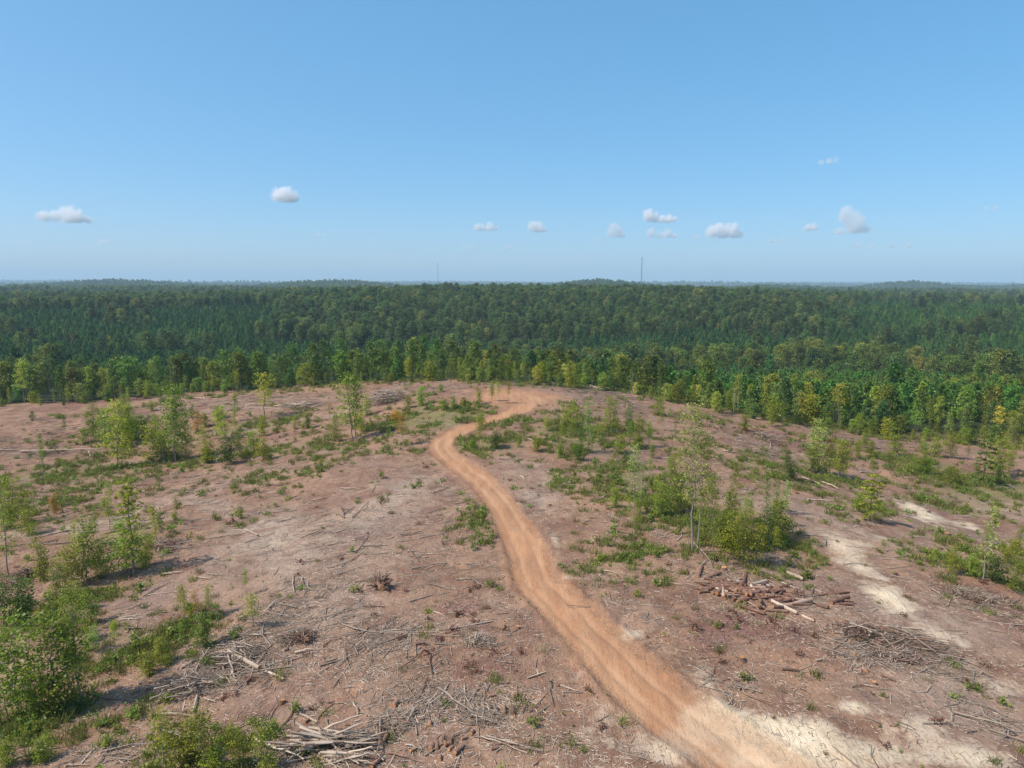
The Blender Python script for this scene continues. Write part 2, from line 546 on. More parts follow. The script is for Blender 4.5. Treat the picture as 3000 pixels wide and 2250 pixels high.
LANDMARKS = [
    (230, 1650, 'beside the leafy thicket at the slope foot'), (420, 1640, 'beside the shaded sapling clump'),
    (110, 2000, 'in the lower corner thicket'), (620, 2170, 'among the bushes at the bottom edge'),
    (900, 2190, 'beside the big pole heap at the bottom edge'), (1270, 2060, 'among the cut rounds and poles'),
    (1250, 1860, 'on the red litter beside the track'), (650, 1930, 'in the long slash windrow'),
    (820, 1720, 'above the slash windrow'), (760, 1560, 'on the open bare slope'), (1000, 1560, 'on the stick strewn slope before the bend'),
    (1400, 1530, 'at the weedy track verge'), (1120, 1700, 'by the upturned root wad'),
    (480, 1330, 'below the big leafy hardwoods'), (700, 1340, 'beside the dark round bush'), (150, 1360, 'on the far slope near the lone narrow sapling'),
    (90, 1210, 'on the bare far slope below the tall wood'), (250, 1500, 'on the weedy bench of the slope'),
    (780, 1230, 'by the airy tree on the far bench'), (1040, 1270, 'by the lone dark tree before the knoll'),
    (1140, 1190, 'near the grey brush heap'), (1300, 1220, 'on the green shoulder of the knoll'), (1490, 1160, 'by the bare turnaround'),
    (1200, 1300, 'by the rusty sapling at the bend'), (1430, 1320, 'inside the bend of the track'), (1700, 1290, 'in the green strip across the track'),
    (1900, 1260, 'on the thicket shoulder below the wood'), (1650, 1480, 'on the slope across the track'), (1880, 1450, 'by the thin pale stems'),
    (2080, 1560, 'under the tall pale sapling pair'), (2230, 1600, 'in the brushy patch above the log pile'), (1850, 1640, 'among the green weeds below the brush'),
    (2300, 1740, 'in the scattered log pile'), (2150, 1880, 'on the bark litter below the log pile'), (2600, 1900, 'in the russet slash heap'),
    (2550, 2050, 'on the sandy apron'), (2850, 2120, 'on the pale grey debris by the sand'), (2850, 1760, 'on the russet debris strip'),
    (2900, 1650, 'beside the slim tall sapling'), (2550, 1500, 'by the tiered young tree'), (2750, 1500, 'at the fork of the pale trail'),
    (2400, 1370, 'by the grey green bush group'), (2300, 1420, 'by the leaning dark sapling'), (2780, 1400, 'on the green rise below the wood'),
    (2150, 1300, 'on the reddish bank below the wood'), (2650, 1310, 'at the foot of the wood'), (2000, 1700, 'on the bank above the bark litter'),
    (1700, 1750, 'at the track edge by the clay clods'), (1750, 2130, 'on the dry crust beside the sandy track'), (1500, 2200, 'by the small pole bundle'),
]
_LM = np.array([(a, b) for a, b, _ in LANDMARKS], float)


def where(px, py):
    d = (_LM[:, 0] - px) ** 2 + ((_LM[:, 1] - py) * 1.8) ** 2
    return LANDMARKS[int(d.argmin())][2]


# ------------------------------------------------------------------ ground sheet
TRACK_PX = np.array([(2330, 2330), (2190, 2250), (2065, 2150), (1965, 2080), (1885, 2012), (1795, 1921), (1703, 1831), (1615, 1740), (1570, 1697), (1545, 1620), (1512, 1552),
                     (1472, 1484), (1412, 1416), (1345, 1362), (1296, 1319), (1292, 1292), (1325, 1272), (1363, 1254), (1425, 1236), (1475, 1217),
                     (1527, 1195), (1545, 1172), (1520, 1150)], float)
_tp, _ = ground_at(TRACK_PX[:, 0], TRACK_PX[:, 1])
TRACK = _tp[:, :2]
SKID_A_PX = np.array([(2720, 1870), (2670, 1825), (2640, 1780), (2575, 1730), (2545, 1680), (2495, 1640), (2490, 1600), (2435, 1555)], float)
SKID_B_PX = np.array([(2480, 1600), (2570, 1565), (2660, 1535), (2740, 1510), (2690, 1495), (2640, 1470)], float)
SKID_C_PX = np.array([(2660, 1535), (2760, 1545), (2860, 1525), (2960, 1480), (3080, 1440)], float)


def to_xy(a):
    p, _ = ground_at(a[:, 0], a[:, 1])
    return p[:, :2]


def smooth_line(P, n=6):
    # Catmull-Rom
    P = np.asarray(P, float)
    Q = np.vstack([2 * P[0] - P[1], P, 2 * P[-1] - P[-2]])
    out = []
    for i in range(1, len(Q) - 2):
        t = np.linspace(0, 1, n, endpoint=False)[:, None]
        a, b_, c, d = Q[i - 1], Q[i], Q[i + 1], Q[i + 2]
        out.append(0.5 * ((2 * b_) + (-a + c) * t + (2 * a - 5 * b_ + 4 * c - d) * t ** 2 + (-a + 3 * b_ - 3 * c + d) * t ** 3))
    out.append(P[-1:])
    return np.vstack(out)


TRACK = smooth_line(TRACK)
SKIDS = [smooth_line(to_xy(a)) for a in (SKID_A_PX, SKID_B_PX, SKID_C_PX)]


def seg_dist(X, Y, L):
    """distance to polyline L and side sign"""
    best = np.full(X.shape, 1e9); side = np.zeros(X.shape)
    for a, b_ in zip(L[:-1], L[1:]):
        d = b_ - a; l2 = d @ d + 1e-9
        t = np.clip(((X - a[0]) * d[0] + (Y - a[1]) * d[1]) / l2, 0, 1)
        dx = X - (a[0] + t * d[0]); dy = Y - (a[1] + t * d[1])
        dd = np.hypot(dx, dy)
        s = np.where(d[0] * dy - d[1] * dx > 0, -1.0, 1.0)
        k = dd < best
        best = np.where(k, dd, best); side = np.where(k, s, side)
    return best, side


# cover patches given as (photo x, photo y, half width, half height, weight), laid on the terrain as world ellipses
def patches(lst):
    a = np.array(lst, float)
    p, t = ground_at(a[:, 0], a[:, 1])
    pu, _ = ground_at(a[:, 0], np.maximum(a[:, 1] - a[:, 3], 1128))
    pd, _ = ground_at(a[:, 0], a[:, 1] + a[:, 3])
    rx = a[:, 2] * t / FPX
    ry = np.clip(np.abs(pu[:, 1] - pd[:, 1]) / 2, 0.8, 60)
    return np.column_stack([p[:, :2], rx, ry, a[:, 4]])


def patch_field(X, Y, P):
    f = np.zeros(X.shape)
    for x, y, rx, ry, w in P:
        k = (np.abs(X - x) < 2.6 * rx) & (np.abs(Y - y) < 2.6 * ry)
        if k.any():
            f[k] += w * np.exp(-(((X[k] - x) / rx) ** 2 + ((Y[k] - y) / ry) ** 2))
    return f


SAND_P = patches([(2150, 2120, 140, 60, 1.0), (2260, 2210, 150, 60, 1.1), (2060, 2080, 70, 40, .7), (2450, 2200, 190, 60, 1.0), (2380, 2130, 120, 40, .5), (2700, 2120, 150, 40, .55), (2500, 2070, 70, 25, .7),
                  (2850, 2220, 200, 50, .7), (1850, 1860, 60, 22, .7), (2060, 1970, 60, 50, .6), (1800, 2090, 120, 60, .45), (1950, 2200, 110, 60, .7), (2790, 1880, 120, 40, .34),
                  (2890, 2000, 170, 70, .45), (2510, 1650, 60, 60, .38), (2480, 1590, 60, 30, .32), (2700, 1520, 60, 22, .4), (2830, 1540, 45, 14, .45), (2690, 1490, 40, 20, .5),
                  (800, 1590, 50, 22, .55), (730, 1550, 30, 12, .3), (1625, 1580, 22, 40, .55), (1670, 1700, 40, 60, .35), (1560, 1540, 20, 30, .25), (1680, 1990, 110, 50, .35), (1720, 2180, 120, 60, .4),
                  (2620, 1760, 60, 50, .4), (1530, 1840, 40, 20, .3), (520, 1460, 30, 10, .2)])
GREEN_P = patches([(1300, 1240, 140, 40, .8), (1180, 1225, 80, 30, .6), (1420, 1195, 60, 25, .6), (1650, 1240, 90, 45, .7), (1750, 1300, 150, 50, .6), (1850, 1420, 140, 50, .7),
                   (1640, 1410, 60, 30, .5), (1980, 1500, 120, 60, .5), (2180, 1360, 60, 20, .6), (2250, 1350, 60, 25, .5), (2450, 1400, 120, 25, .6), (2520, 1480, 130, 40, .6), (2760, 1400, 150, 40, .7),
                   (2740, 1475, 90, 20, .8), (2920, 1420, 120, 40, .7), (2660, 1350, 150, 30, .5), (2800, 1660, 120, 40, .7), (2950, 1650, 100, 50, .7), (2250, 1600, 160, 60, .4),
                   (450, 1360, 260, 25, .6), (190, 1400, 150, 30, .5), (120, 1480, 130, 40, .6), (250, 1510, 110, 20, .6), (340, 1270, 150, 40, .4), (880, 1310, 120, 30, .5), (780, 1240, 120, 20, .4),
                   (1000, 1320, 90, 25, .5), (200, 2090, 170, 40, .8), (60, 2140, 140, 60, .7), (330, 1890, 150, 80, .45), (150, 1800, 140, 90, .5), (480, 1900, 120, 80, .35), (620, 1880, 60, 40, .5),
                   (1420, 1530, 60, 45, .6), (1830, 1640, 120, 50, .5), (1430, 1310, 80, 22, .5), (2080, 1560, 120, 50, .4), (600, 2200, 200, 60, .4), (2050, 1290, 60, 20, .3)])
RED_P = patches([(1350, 1780, 110, 30, .8), (1400, 1840, 110, 30, .6), (1420, 1960, 130, 45, .8), (1280, 1900, 90, 30, .4), (2150, 1820, 160, 40, .9), (2080, 1890, 90, 40, .7), (2300, 1850, 130, 40, .5),
                 (2850, 1740, 120, 30, .9), (2980, 1780, 70, 40, .7), (2640, 1910, 80, 30, .8), (70, 1690, 60, 30, 1.0), (180, 1480, 100, 30, .5), (2290, 1220, 60, 12, .8), (2200, 1270, 100, 22, .5), (2300, 1290, 90, 22, .6), (2400, 1330, 80, 20, .6),
                 (2650, 1330, 90, 15, .6), (400, 1170, 130, 12, .6), (930, 1310, 60, 14, .6), (640, 1290, 120, 14, .4), (820, 1280, 70, 12, .5), (1100, 1240, 60, 12, .5), (700, 1330, 80, 10, .4),
                 (560, 1660, 40, 18, .7), (500, 1610, 60, 16, .6), (230, 1340, 50, 12, .6), (1950, 1330, 60, 14, .4), (90, 1330, 60, 12, .4)])
CLAY_P = patches([(1370, 1650, 40, 30, .6), (1690, 1940, 60, 30, .8), (1860, 1810, 60, 30, .6), (1950, 1870, 60, 30, .6), (1000, 2050, 60, 40, .6), (1070, 2000, 60, 25, .4), (1420, 1330, 60, 12, .3), (1210, 1305, 40, 10, .7),
                  (1700, 1690, 30, 14, .4), (2300, 2030, 90, 20, .5), (1650, 2090, 60, 40, .5), (1480, 1690, 40, 30, .4), (1380, 1145, 120, 12, .5), (1900, 2000, 60, 40, .4)])
GREY_P = patches([(950, 1600, 260, 120, .6), (1150, 1450, 200, 60, .6), (760, 1560, 120, 70, .7), (650, 1420, 200, 20, .6), (1000, 1780, 160, 80, .5), (2500, 1550, 200, 60, .5), (2750, 1820, 160, 70, .6),
                  (2850, 2080, 220, 90, .7), (2950, 1500, 120, 40, .6), (300, 1540, 120, 18, .6), (700, 1180, 200, 14, .5), (900, 2050, 200, 60, .5), (500, 2200, 160, 40, .5), (2260, 1480, 200, 30, .3), (1500, 1360, 60, 40, .5), (1560, 1440, 60, 30, .6)])

rr = np.concatenate([np.array([0.5, 6, 12, 18, 22]), np.geomspace(25, 235, 400), np.geomspace(240, 15500, 130)])
aa = np.concatenate([np.linspace(-46, 46, 540), np.linspace(52, 308, 60)])
AA, RR = np.meshgrid(np.radians(aa), rr)
GX, GY = RR * np.sin(AA), RR * np.cos(AA)
GZ = height(GX, GY)
dtrk, strk = seg_dist(GX, GY, TRACK)
hw = np.interp(RR, [35, 60, 90, 115, 140], [2.35, 2.0, 1.75, 2.0, 2.7])
turn = patches([(1508, 1163, 128, 25, 1.0)])[0]
pn = dtrk / hw
tz = np.sqrt(((GX - turn[0]) / turn[2]) ** 2 + ((GY - turn[1]) / turn[3]) ** 2)
pn = np.minimum(pn, np.where(tz < 2.5, tz, 9))
pn = np.minimum(pn, 3.0)
near = RR < 260
clod = fbm(GX / 0.9, GY / 0.9, 61, 3) * near
GZ = GZ - 0.16 * sstep(1.15, 0.8, pn) + 0.16 * np.exp(-((pn - 1.18) / 0.16) ** 2) * (0.6 + 0.8 * clod) + 0.07 * clod * sstep(1.0, 1.3, pn)
GZ = GZ - 0.09 * np.exp(-((dtrk - 0.82) / 0.24) ** 2) * (pn < 1.1)
sk = np.minimum.reduce([seg_dist(GX, GY, L)[0] for L in SKIDS])
sand = np.clip(patch_field(GX, GY, SAND_P) + 0.42 * sstep(4.6, 0.6, sk) * (0.75 + 0.6 * fbm(GX / 5, GY / 5, 67, 3)), 0, 1)
green = np.clip(patch_field(GX, GY, GREEN_P) + 0.42 * sstep(-.05, .5, fbm(GX / 17, GY / 11, 63, 4)) * sstep(75, 125, RR), 0, 1) * sstep(1.0, 1.6, pn)
red = np.clip(patch_field(GX, GY, RED_P) + 0.5 * sstep(.0, .5, fbm(GX / 13, GY / 8, 65, 4)) * sstep(75, 125, RR), 0, 1)
clayw = np.clip(patch_field(GX, GY, CLAY_P), 0, 1)
OLD = [smooth_line(to_xy(np.array(a, float))) for a in ([(250, 1550), (400, 1500), (520, 1462), (620, 1475), (720, 1525), (800, 1585), (870, 1650)], [(0, 1575), (150, 1550), (300, 1535), (430, 1530)], [(540, 1295), (700, 1262), (850, 1232), (1000, 1212)],
                                                          [(0, 1330), (160, 1322), (320, 1318)], [(560, 1208), (700, 1196), (900, 1186)], [(1010, 1560), (1130, 1470), (1230, 1400)], [(1560, 1500), (1620, 1420), (1560, 1370)])]
old = np.minimum.reduce([seg_dist(GX, GY, L)[0] for L in OLD])
grey = np.clip(patch_field(GX, GY, GREY_P) + 0.9 * sstep(3.2, 0.5, old) * (0.7 + 0.5 * fbm(GX / 6, GY / 6, 69, 3)), 0, 1)
GZ = GZ - 0.12 * sstep(2.0, 0.5, old)
GZ = GZ + 0.22 * clayw * np.maximum(clod, -0.2) * (pn > 1.1)
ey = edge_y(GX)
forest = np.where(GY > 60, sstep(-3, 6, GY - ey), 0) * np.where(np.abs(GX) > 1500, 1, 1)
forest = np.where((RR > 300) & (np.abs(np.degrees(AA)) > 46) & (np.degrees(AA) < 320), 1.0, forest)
# pale wheel line in the middle of the track
rut = (0.42 * np.exp(-((np.abs(dtrk * strk - 0.1) - 0.78 + 0.1 * fbm(GX / 9, GY / 9, 71, 2)) / 0.24) ** 2) * sstep(-0.5, 0.4, fbm(GX / 10, GY / 10, 73, 4)) + 0.35 * sstep(.5, 1.0, dtrk * strk / hw) * (dtrk < hw * 1.1) * sstep(-.3, .5, fbm(GX / 6, GY / 6, 75, 3))) * (pn < 1.1)
nr, na = GX.shape
Vg = np.stack([GX, GY, GZ], -1).reshape(-1, 3)
ca = np.stack([pn / 3.0, sand, green, grey], -1).reshape(-1, 4)
cb = np.stack([red, forest, clayw, rut], -1).reshape(-1, 4)
i = np.arange(nr - 1)[:, None] * na; j = np.arange(na)[None]; j2 = (j + 1) % na
Fg = np.stack([i + j, i + j2, i + na + j2, i + na + j], -1).reshape(-1, 4)
Fg = Fg[:, ::-1]
pf_ = pn.reshape(-1)[Fg].mean(1); sk_ = sk.reshape(-1)[Fg].mean(1)
is_track = pf_ < 1.0
is_skid = (~is_track) & (sk_ < 1.9)


def sub_sheet(name, sel):
    F = Fg[sel]
    used, inv = np.unique(F.ravel(), return_inverse=True)
    me = mesh_np(name, Vg[used], inv.reshape(-1, 4), [M_GROUND], point_col={'cover_a': ca[used], 'cover_b': cb[used]}, smooth=True)
    return structure(put(name, me))


sub_sheet('ground', ~(is_track | is_skid))
sub_sheet('dirt_track', is_track)
sub_sheet('skid_trail', is_skid)


def ground_z(x, y):
    """terrain height including the graded track"""
    x = np.asarray(x, float); y = np.asarray(y, float)
    return height(x, y)


# ------------------------------------------------------------------ tree builders
def grow(seed, H, h0, spread, nb, k_cl, m_leaf, leaf, shape='oval', stems=1, up=0.5, tier=0.0, lean=0.0, rad=0.012, cl_r=0.05, bare=False, trunk_n=7):
    """a tree of height H: (trunk mesh data, limb mesh data, leaf points); spread = crown half width / H"""
    g = np.random.default_rng(seed)
    trunk, limb = Acc(), Acc()
    LP, LO = [], []
    for s in range(stems):
        Hs = H * (1.0 if s == 0 else g.uniform(0.55, 0.9))
        a0 = g.uniform(0, 6.28)
        off = (0.0 if s == 0 else g.uniform(0.03, 0.09) * H)
        tip = np.array([math.cos(a0), math.sin(a0), 0]) * (lean * H + (0 if s == 0 else g.uniform(0.05, 0.16) * H))
        base = np.array([math.cos(a0) * off, math.sin(a0) * off, -0.12])
        n = 8
        tt = np.linspace(0, 1, n)
        pts = base + np.outer(tt, [0, 0, Hs + 0.12]) + np.outer(tt ** 1.5, tip) + np.column_stack([g.normal(0, 0.010 * H, n) * (tt > 0), g.normal(0, 0.010 * H, n) * (tt > 0), np.zeros(n)])
        r0 = rad * Hs * (1.0 if s == 0 else 0.7)
        V, Q = tube(pts, r0 * (1 - 0.88 * tt) + 0.004, trunk_n)
        (trunk if s == 0 else limb).add(V, Q, tone=g.uniform(0.5, 0.8))
        nbs = nb if s == 0 else int(nb * 0.6)
        for k in range(nbs):
            f = h0 + (1 - h0) * ((k + g.uniform(0, 1)) / nbs) ** 0.9
            f = min(f, 0.985)
            if tier:
                f = h0 + (1 - h0) * round((f - h0) / (1 - h0) * tier) / tier * 0.97 + g.normal(0, 0.008)
            p0 = np.array([np.interp(f, tt, pts[:, c]) for c in range(3)])
            q = (f - h0) / (1 - h0)
            if shape == 'oval':
                L = math.sqrt(max(0.05, 1 - (2 * q - 0.85) ** 2 / 1.5))
            elif shape == 'cone':
                L = (1 - q) ** 0.8 + 0.06
            elif shape == 'round':
                L = math.sqrt(max(0.04, 1 - (1.7 * q - 0.75) ** 2))
            else:
                L = 0.55 + 0.45 * g.uniform()
            L *= spread * Hs * g.uniform(0.65, 1.15)
            az = k * 2.399 + g.uniform(-.5, .5)
            el = (0.75 * q + 0.15) if not tier else g.uniform(-0.05, 0.25)
            el += g.normal(0, 0.15)
            d = np.array([math.cos(az) * math.cos(el), math.sin(az) * math.cos(el), math.sin(el)])
            bt = np.linspace(0, 1, 4)
            bp = p0 + np.outer(bt * L, d) + np.outer(bt ** 2 * L, [0, 0, -0.10 if shape != 'cone' else 0.08]) + g.normal(0, 0.03 * L, (4, 3)) * bt[:, None]
            V, Q = tube(bp, np.maximum(r0 * 0.42 * (1 - 0.6 * f) * (1 - 0.8 * bt), 0.006), 3)
            limb.add(V, Q, tone=g.uniform(0.2, 0.6))
            if bare:
                for t2 in range(3):
                    a = bp[1 + t2 % 3]; d2 = rand_unit(1, g)[0] * 0.5 + d
                    V, Q = tube(np.array([a, a + d2 * L * 0.25, a + d2 * L * 0.45 + [0, 0, .03 * L]]), [0.012, 0.008, 0.004], 3)
                    limb.add(V, Q, tone=g.uniform(0.3, 0.8))
                continue
            for c in range(k_cl):
                tc_ = 0.35 + 0.65 * (c + g.uniform()) / k_cl
                pc = np.array([np.interp(tc_, bt, bp[:, e]) for e in range(3)])
                m = max(2, int(m_leaf * g.uniform(0.5, 1.4)))
                sp = cl_r * H * g.uniform(0.7, 1.3)
                P = pc + g.normal(0, 1, (m, 3)) * sp * np.array([1, 1, 0.35 if tier else 0.75])
                LP.append(P)
                LO.append(np.repeat([d * 0.5], m, 0))
    if bare:
        return trunk, limb, None, None, g
    P = np.concatenate(LP); O = np.concatenate(LO)
    return trunk, limb, P, O, g


def tree_meshes(name, seed, leaf, leaf_mat, bark_mat, up=0.5, aspect=0.6, **kw):
    trunk, limb, P, O, g = grow(seed, leaf=leaf, up=up, **kw)
    tm = trunk.mesh(name + ' trunk', [bark_mat], True)
    lm = limb.mesh(name + ' limbs', [bark_mat]) if limb.n else None
    cm = None
    if P is not None:
        keep = P[:, 2] > 0.02
        P, O = P[keep], O[keep]
        V, Q = leaf_quads(P, leaf, g, up, aspect, O)
        H = kw['H']
        tone = np.clip(0.5 + g.normal(0, 0.22, len(P)), 0, 1)
        cm = mesh_np(name + ' crown', V, Q, [leaf_mat], {'tone': tone})
    return tm, lm, cm


def join_meshes(name, ms):
    """one mesh out of several (trunk, limbs, crown), each with its own material"""
    V, Q, mi, to, mats, n = [], [], [], [], [], 0
    for m in ms:
        if m is None:
            continue
        co = np.empty(len(m.vertices) * 3, np.float32); m.vertices.foreach_get('co', co)
        li = np.empty(len(m.loops), np.int32); m.loops.foreach_get('vertex_index', li)
        t = np.empty(len(m.polygons), np.float32); m.attributes['tone'].data.foreach_get('value', t)
        V.append(co.reshape(-1, 3)); Q.append(li.reshape(-1, 4) + n); n += len(m.vertices)
        mi.append(np.full(len(t), len(mats))); to.append(t); mats.append(m.materials[0])
    return mesh_np(name, np.concatenate(V), np.concatenate(Q), mats, {'tone': np.concatenate(to)}, np.concatenate(mi))


def pine_meshes(name, seed, H=9.0, whorls=11, per=6, h0=0.12, spread=0.2, tufts=4, blades=5, blade=0.55, mat=None, bark=None):
    g = np.random.default_rng(seed)
    trunk, limb = Acc(), Acc()
    n = 7
    tt = np.linspace(0, 1, n)
    pts = np.outer(tt, [0, 0, H]) + np.column_stack([g.normal(0, .006 * H, n), g.normal(0, .006 * H, n), np.zeros(n)])
    pts[0, 2] = -0.15
    V, Q = tube(pts, 0.011 * H * (1 - 0.9 * tt) + 0.008, 6)
    trunk.add(V, Q, tone=0.5)
    BV, BQ, tone, nv = [], [], [], 0
    for w in range(whorls + 1):
        q = w / whorls
        f = h0 + (1 - h0) * q
        p0 = np.array([np.interp(min(f, 1), tt, pts[:, c]) for c in range(3)])
        for k in range(per if w < whorls else 2):
            az = g.uniform(0, 6.28)
            L = spread * H * ((1 - q ** 1.7) ** 0.8 * (0.45 + 0.55 * min(1, q * 5 + 0.4)) + 0.07) * g.uniform(.6, 1.2)
            el = 0.1 + 0.75 * q + g.normal(0, .12)
            d = np.array([math.cos(az) * math.cos(el), math.sin(az) * math.cos(el), math.sin(el)])
            bp = p0 + np.outer([0, .5, 1], d * L) + np.outer([0, .02, .1], [0, 0, L])
            V, Q = tube(bp, [0.03, 0.02, 0.008], 3)
            limb.add(V, Q, tone=.4)
            for c in range(tufts):
                pc = bp[0] + (bp[2] - bp[0]) * (0.3 + 0.7 * (c + g.uniform()) / tufts) + g.normal(0, .08, 3) * L
                dirs = rand_unit(blades, g) * 0.9 + d * 0.5 + np.array([0, 0, .45])
                dirs /= np.linalg.norm(dirs, axis=1)[:, None]
                sd = np.cross(dirs, rand_unit(blades, g)); sd /= np.linalg.norm(sd, axis=1)[:, None] + 1e-9
                Lb = blade * g.uniform(.6, 1.2, blades)[:, None]
                v = np.stack([pc - sd * .05, pc + dirs * Lb * .55 + sd * .13 * Lb / .5, pc + dirs * Lb, pc + dirs * Lb * .55 - sd * .13 * Lb / .5], 1).reshape(-1, 3)
                BV.append(v); BQ.append(np.arange(blades * 4).reshape(-1, 4) + nv); nv += blades * 4
                tone.append(np.clip(g.normal(.5, .2, blades), 0, 1))
    cm = mesh_np(name + ' crown', np.concatenate(BV), np.concatenate(BQ), [mat or M_PINE], {'tone': np.concatenate(tone)})
    return trunk.mesh(name + ' trunk', [bark or M_BARKDARK], True), limb.mesh(name + ' limbs', [bark or M_BARKDARK]), cm


T = {}
# forest kinds, nominal heights 15 / 9 / 9 m
T['hardwood'] = [tree_meshes('hardwood', 100 + k, 0.62, M_FOREST, M_BARKDARK, up=0.7, aspect=0.75, H=15.0, h0=0.30, spread=0.27 + 0.03 * (k % 3), nb=34, k_cl=4, m_leaf=13,
                             shape='round' if k % 2 else 'oval', rad=0.011, cl_r=0.05) for k in range(6)]
T['edge'] = [tree_meshes('edge tree', 140 + k, 0.36, M_FOREST, M_BARK, up=0.6, aspect=0.7, H=11.0, h0=(0.30, 0.15, 0.40, 0.10, 0.24, 0.5)[k], spread=(0.22, 0.25, 0.17, 0.25, 0.14, 0.22)[k], nb=(22, 28, 20, 30, 24, 18)[k], k_cl=4, m_leaf=14,
                         shape=('oval', 'round', 'oval', 'cone', 'oval', 'round')[k], rad=0.0085, cl_r=0.036) for k in range(6)]
T['understory'] = [tree_meshes('understory', 180 + k, 0.30, M_FOREST, M_BARK, up=0.5, aspect=0.7, H=5.0, h0=0.08, spread=0.36, nb=24, k_cl=3, m_leaf=12, shape='round', rad=0.009, cl_r=0.06, stems=2) for k in range(3)]
T['pine'] = [pine_meshes('young pine', 200 + k, H=9.0, whorls=10, per=6, spread=0.22 + .03 * (k % 3), blade=0.7) for k in range(5)]
T['tallpine'] = [pine_meshes('tall pine', 220 + k, H=15.0, whorls=8, per=6, h0=0.55, spread=0.19, tufts=4, blades=7, blade=0.9) for k in range(2)]
T['bare'] = [tree_meshes('snag', 240 + k, 0.3, M_FOREST, M_BARK, H=10.0, h0=0.25, spread=0.2, nb=26, k_cl=1, m_leaf=2, rad=0.009, bare=True) for k in range(3)]


def template_collection(name, meshes):
    col = bpy.data.collections.new(name)
    for k, me in enumerate(meshes):
        o = bpy.data.objects.new('%s_%02d' % (name, k), me)
        col.objects.link(o)
    return col


def scatter(name, P, idx, rot, scl, col, label, cat, stand=None):
    """ONE object of kind stuff: instances of the collection's meshes on the points P"""
    me = bpy.data.meshes.new(name)
    me.vertices.add(len(P)); me.vertices.foreach_set('co', np.asarray(P, np.float32).ravel())
    for k, v, ty in (('idx', idx, 'INT'), ('spin', rot, 'FLOAT'), ('size', scl, 'FLOAT'), ('stand', np.zeros(len(P)) if stand is None else stand, 'FLOAT')):
        a = me.attributes.new(k, ty, 'POINT')
        a.data.foreach_set('value', np.asarray(v, np.int32 if ty == 'INT' else np.float32))
    o = put(name, me)
    ng = bpy.data.node_groups.new(name, 'GeometryNodeTree')
    ng.interface.new_socket('Geometry', in_out='INPUT', socket_type='NodeSocketGeometry')
    ng.interface.new_socket('Geometry', in_out='OUTPUT', socket_type='NodeSocketGeometry')
    N = ng.nodes.new; L = ng.links.new
    gi, go = N('NodeGroupInput'), N('NodeGroupOutput')
    iop = N('GeometryNodeInstanceOnPoints')
    ci = N('GeometryNodeCollectionInfo')
    ci.inputs['Collection'].default_value = col
    ci.inputs['Separate Children'].default_value = True
    ci.inputs['Reset Children'].default_value = True

    def attr(nm, ty):
        n = N('GeometryNodeInputNamedAttribute'); n.data_type = ty; n.inputs['Name'].default_value = nm
        return n.outputs['Attribute']
    iop.inputs['Pick Instance'].default_value = True
    L(gi.outputs[0], iop.inputs['Points']); L(ci.outputs[0], iop.inputs['Instance'])
    L(attr('idx', 'INT'), iop.inputs['Instance Index'])
    cx = N('ShaderNodeCombineXYZ'); L(attr('spin', 'FLOAT'), cx.inputs[2])
    L(cx.outputs[0], iop.inputs['Rotation'])
    L(attr('size', 'FLOAT'), iop.inputs['Scale'])
    L(iop.outputs[0], go.inputs[0])
    md = o.modifiers.new('scatter', 'NODES'); md.node_group = ng
    return stuff(o, label, cat)


def jitter_grid(x0, x1, y0, y1, d, g):
    xs = np.arange(x0, x1, d); ys = np.arange(y0, y1, d)
    X, Y = np.meshgrid(xs, ys)
    return (X + g.uniform(-.48, .48, X.shape) * d).ravel(), (Y + g.uniform(-.48, .48, Y.shape) * d).ravel()


HOUSE_PX = [(352, 884, 'house'), (400, 888, 'shed')]
_hd = ray([h[0] for h in HOUSE_PX], [h[1] for h in HOUSE_PX])
HOUSES = []
for (hx, hy, kind), d in zip(HOUSE_PX, _hd):
    rd = {'house': 760.0, 'shed': 755.0, 'barn': 700.0}[kind]
    k = rd / math.hypot(d[0], d[1])
    HOUSES.append((d[0] * k, d[1] * k, kind))


def house_gap(X, Y):
    keep = np.ones(X.shape, bool)
    for hx, hy, _ in HOUSES:
        L = math.hypot(hx, hy); ux, uy = hx / L, hy / L
        al = (X - hx) * ux + (Y - hy) * uy
        ac = np.abs(-(X - hx) * uy + (Y - hy) * ux)
        keep &= ~((al > -34) & (al < 8) & (ac < 6.5))
    return keep


# kinds by place in the landscape (plan view): pine plantations in the valley, hardwood on the ridges and along the creek
def kind_map(X, Y):
    r = np.hypot(X, Y); az = np.degrees(np.arctan2(X, Y))
    w = fbm(X / 90, Y / 90, 91, 3)
    r2 = r + 45 * w; a2 = az + 2.2 * w
    hard = np.zeros(X.shape)
    hard = np.where(r2 > 760, 1, hard)                                                # outer ridge
    hard = np.where((a2 > -19) & (a2 < 13) & (r2 > 560 - 60 * np.cos(np.radians(a2 * 5))), 1, hard)      # centre ridge face
    hard = np.where((a2 > 6) & (a2 < 24) & (r2 > 560), 1, hard)
    hard = np.where((a2 > 2) & (a2 < 40) & (r2 > 395) & (r2 < 470), 1, hard)           # creek line on the right
    hard = np.where((a2 > -4) & (a2 < 9) & (r2 > 240) & (r2 < 470), 1, hard)
    hard = np.where((a2 > -14) & (a2 < -10) & (r2 > 500) & (r2 < 560), 1, hard)
    hard = np.where((Y - np.interp(X, EDGE[:, 0], EDGE[:, 1])) < np.where(X < 20, 48, 16) + 12 * w, 1, hard)
    hard = np.where((a2 > 26) & (r2 > 560) & (r2 < 1050), 0, hard)
    mix = fbm(X / 38, Y / 38, 95, 3)
    hard = np.where((hard == 0) & (mix > 0.42), 1, hard)
    return hard > 0.5


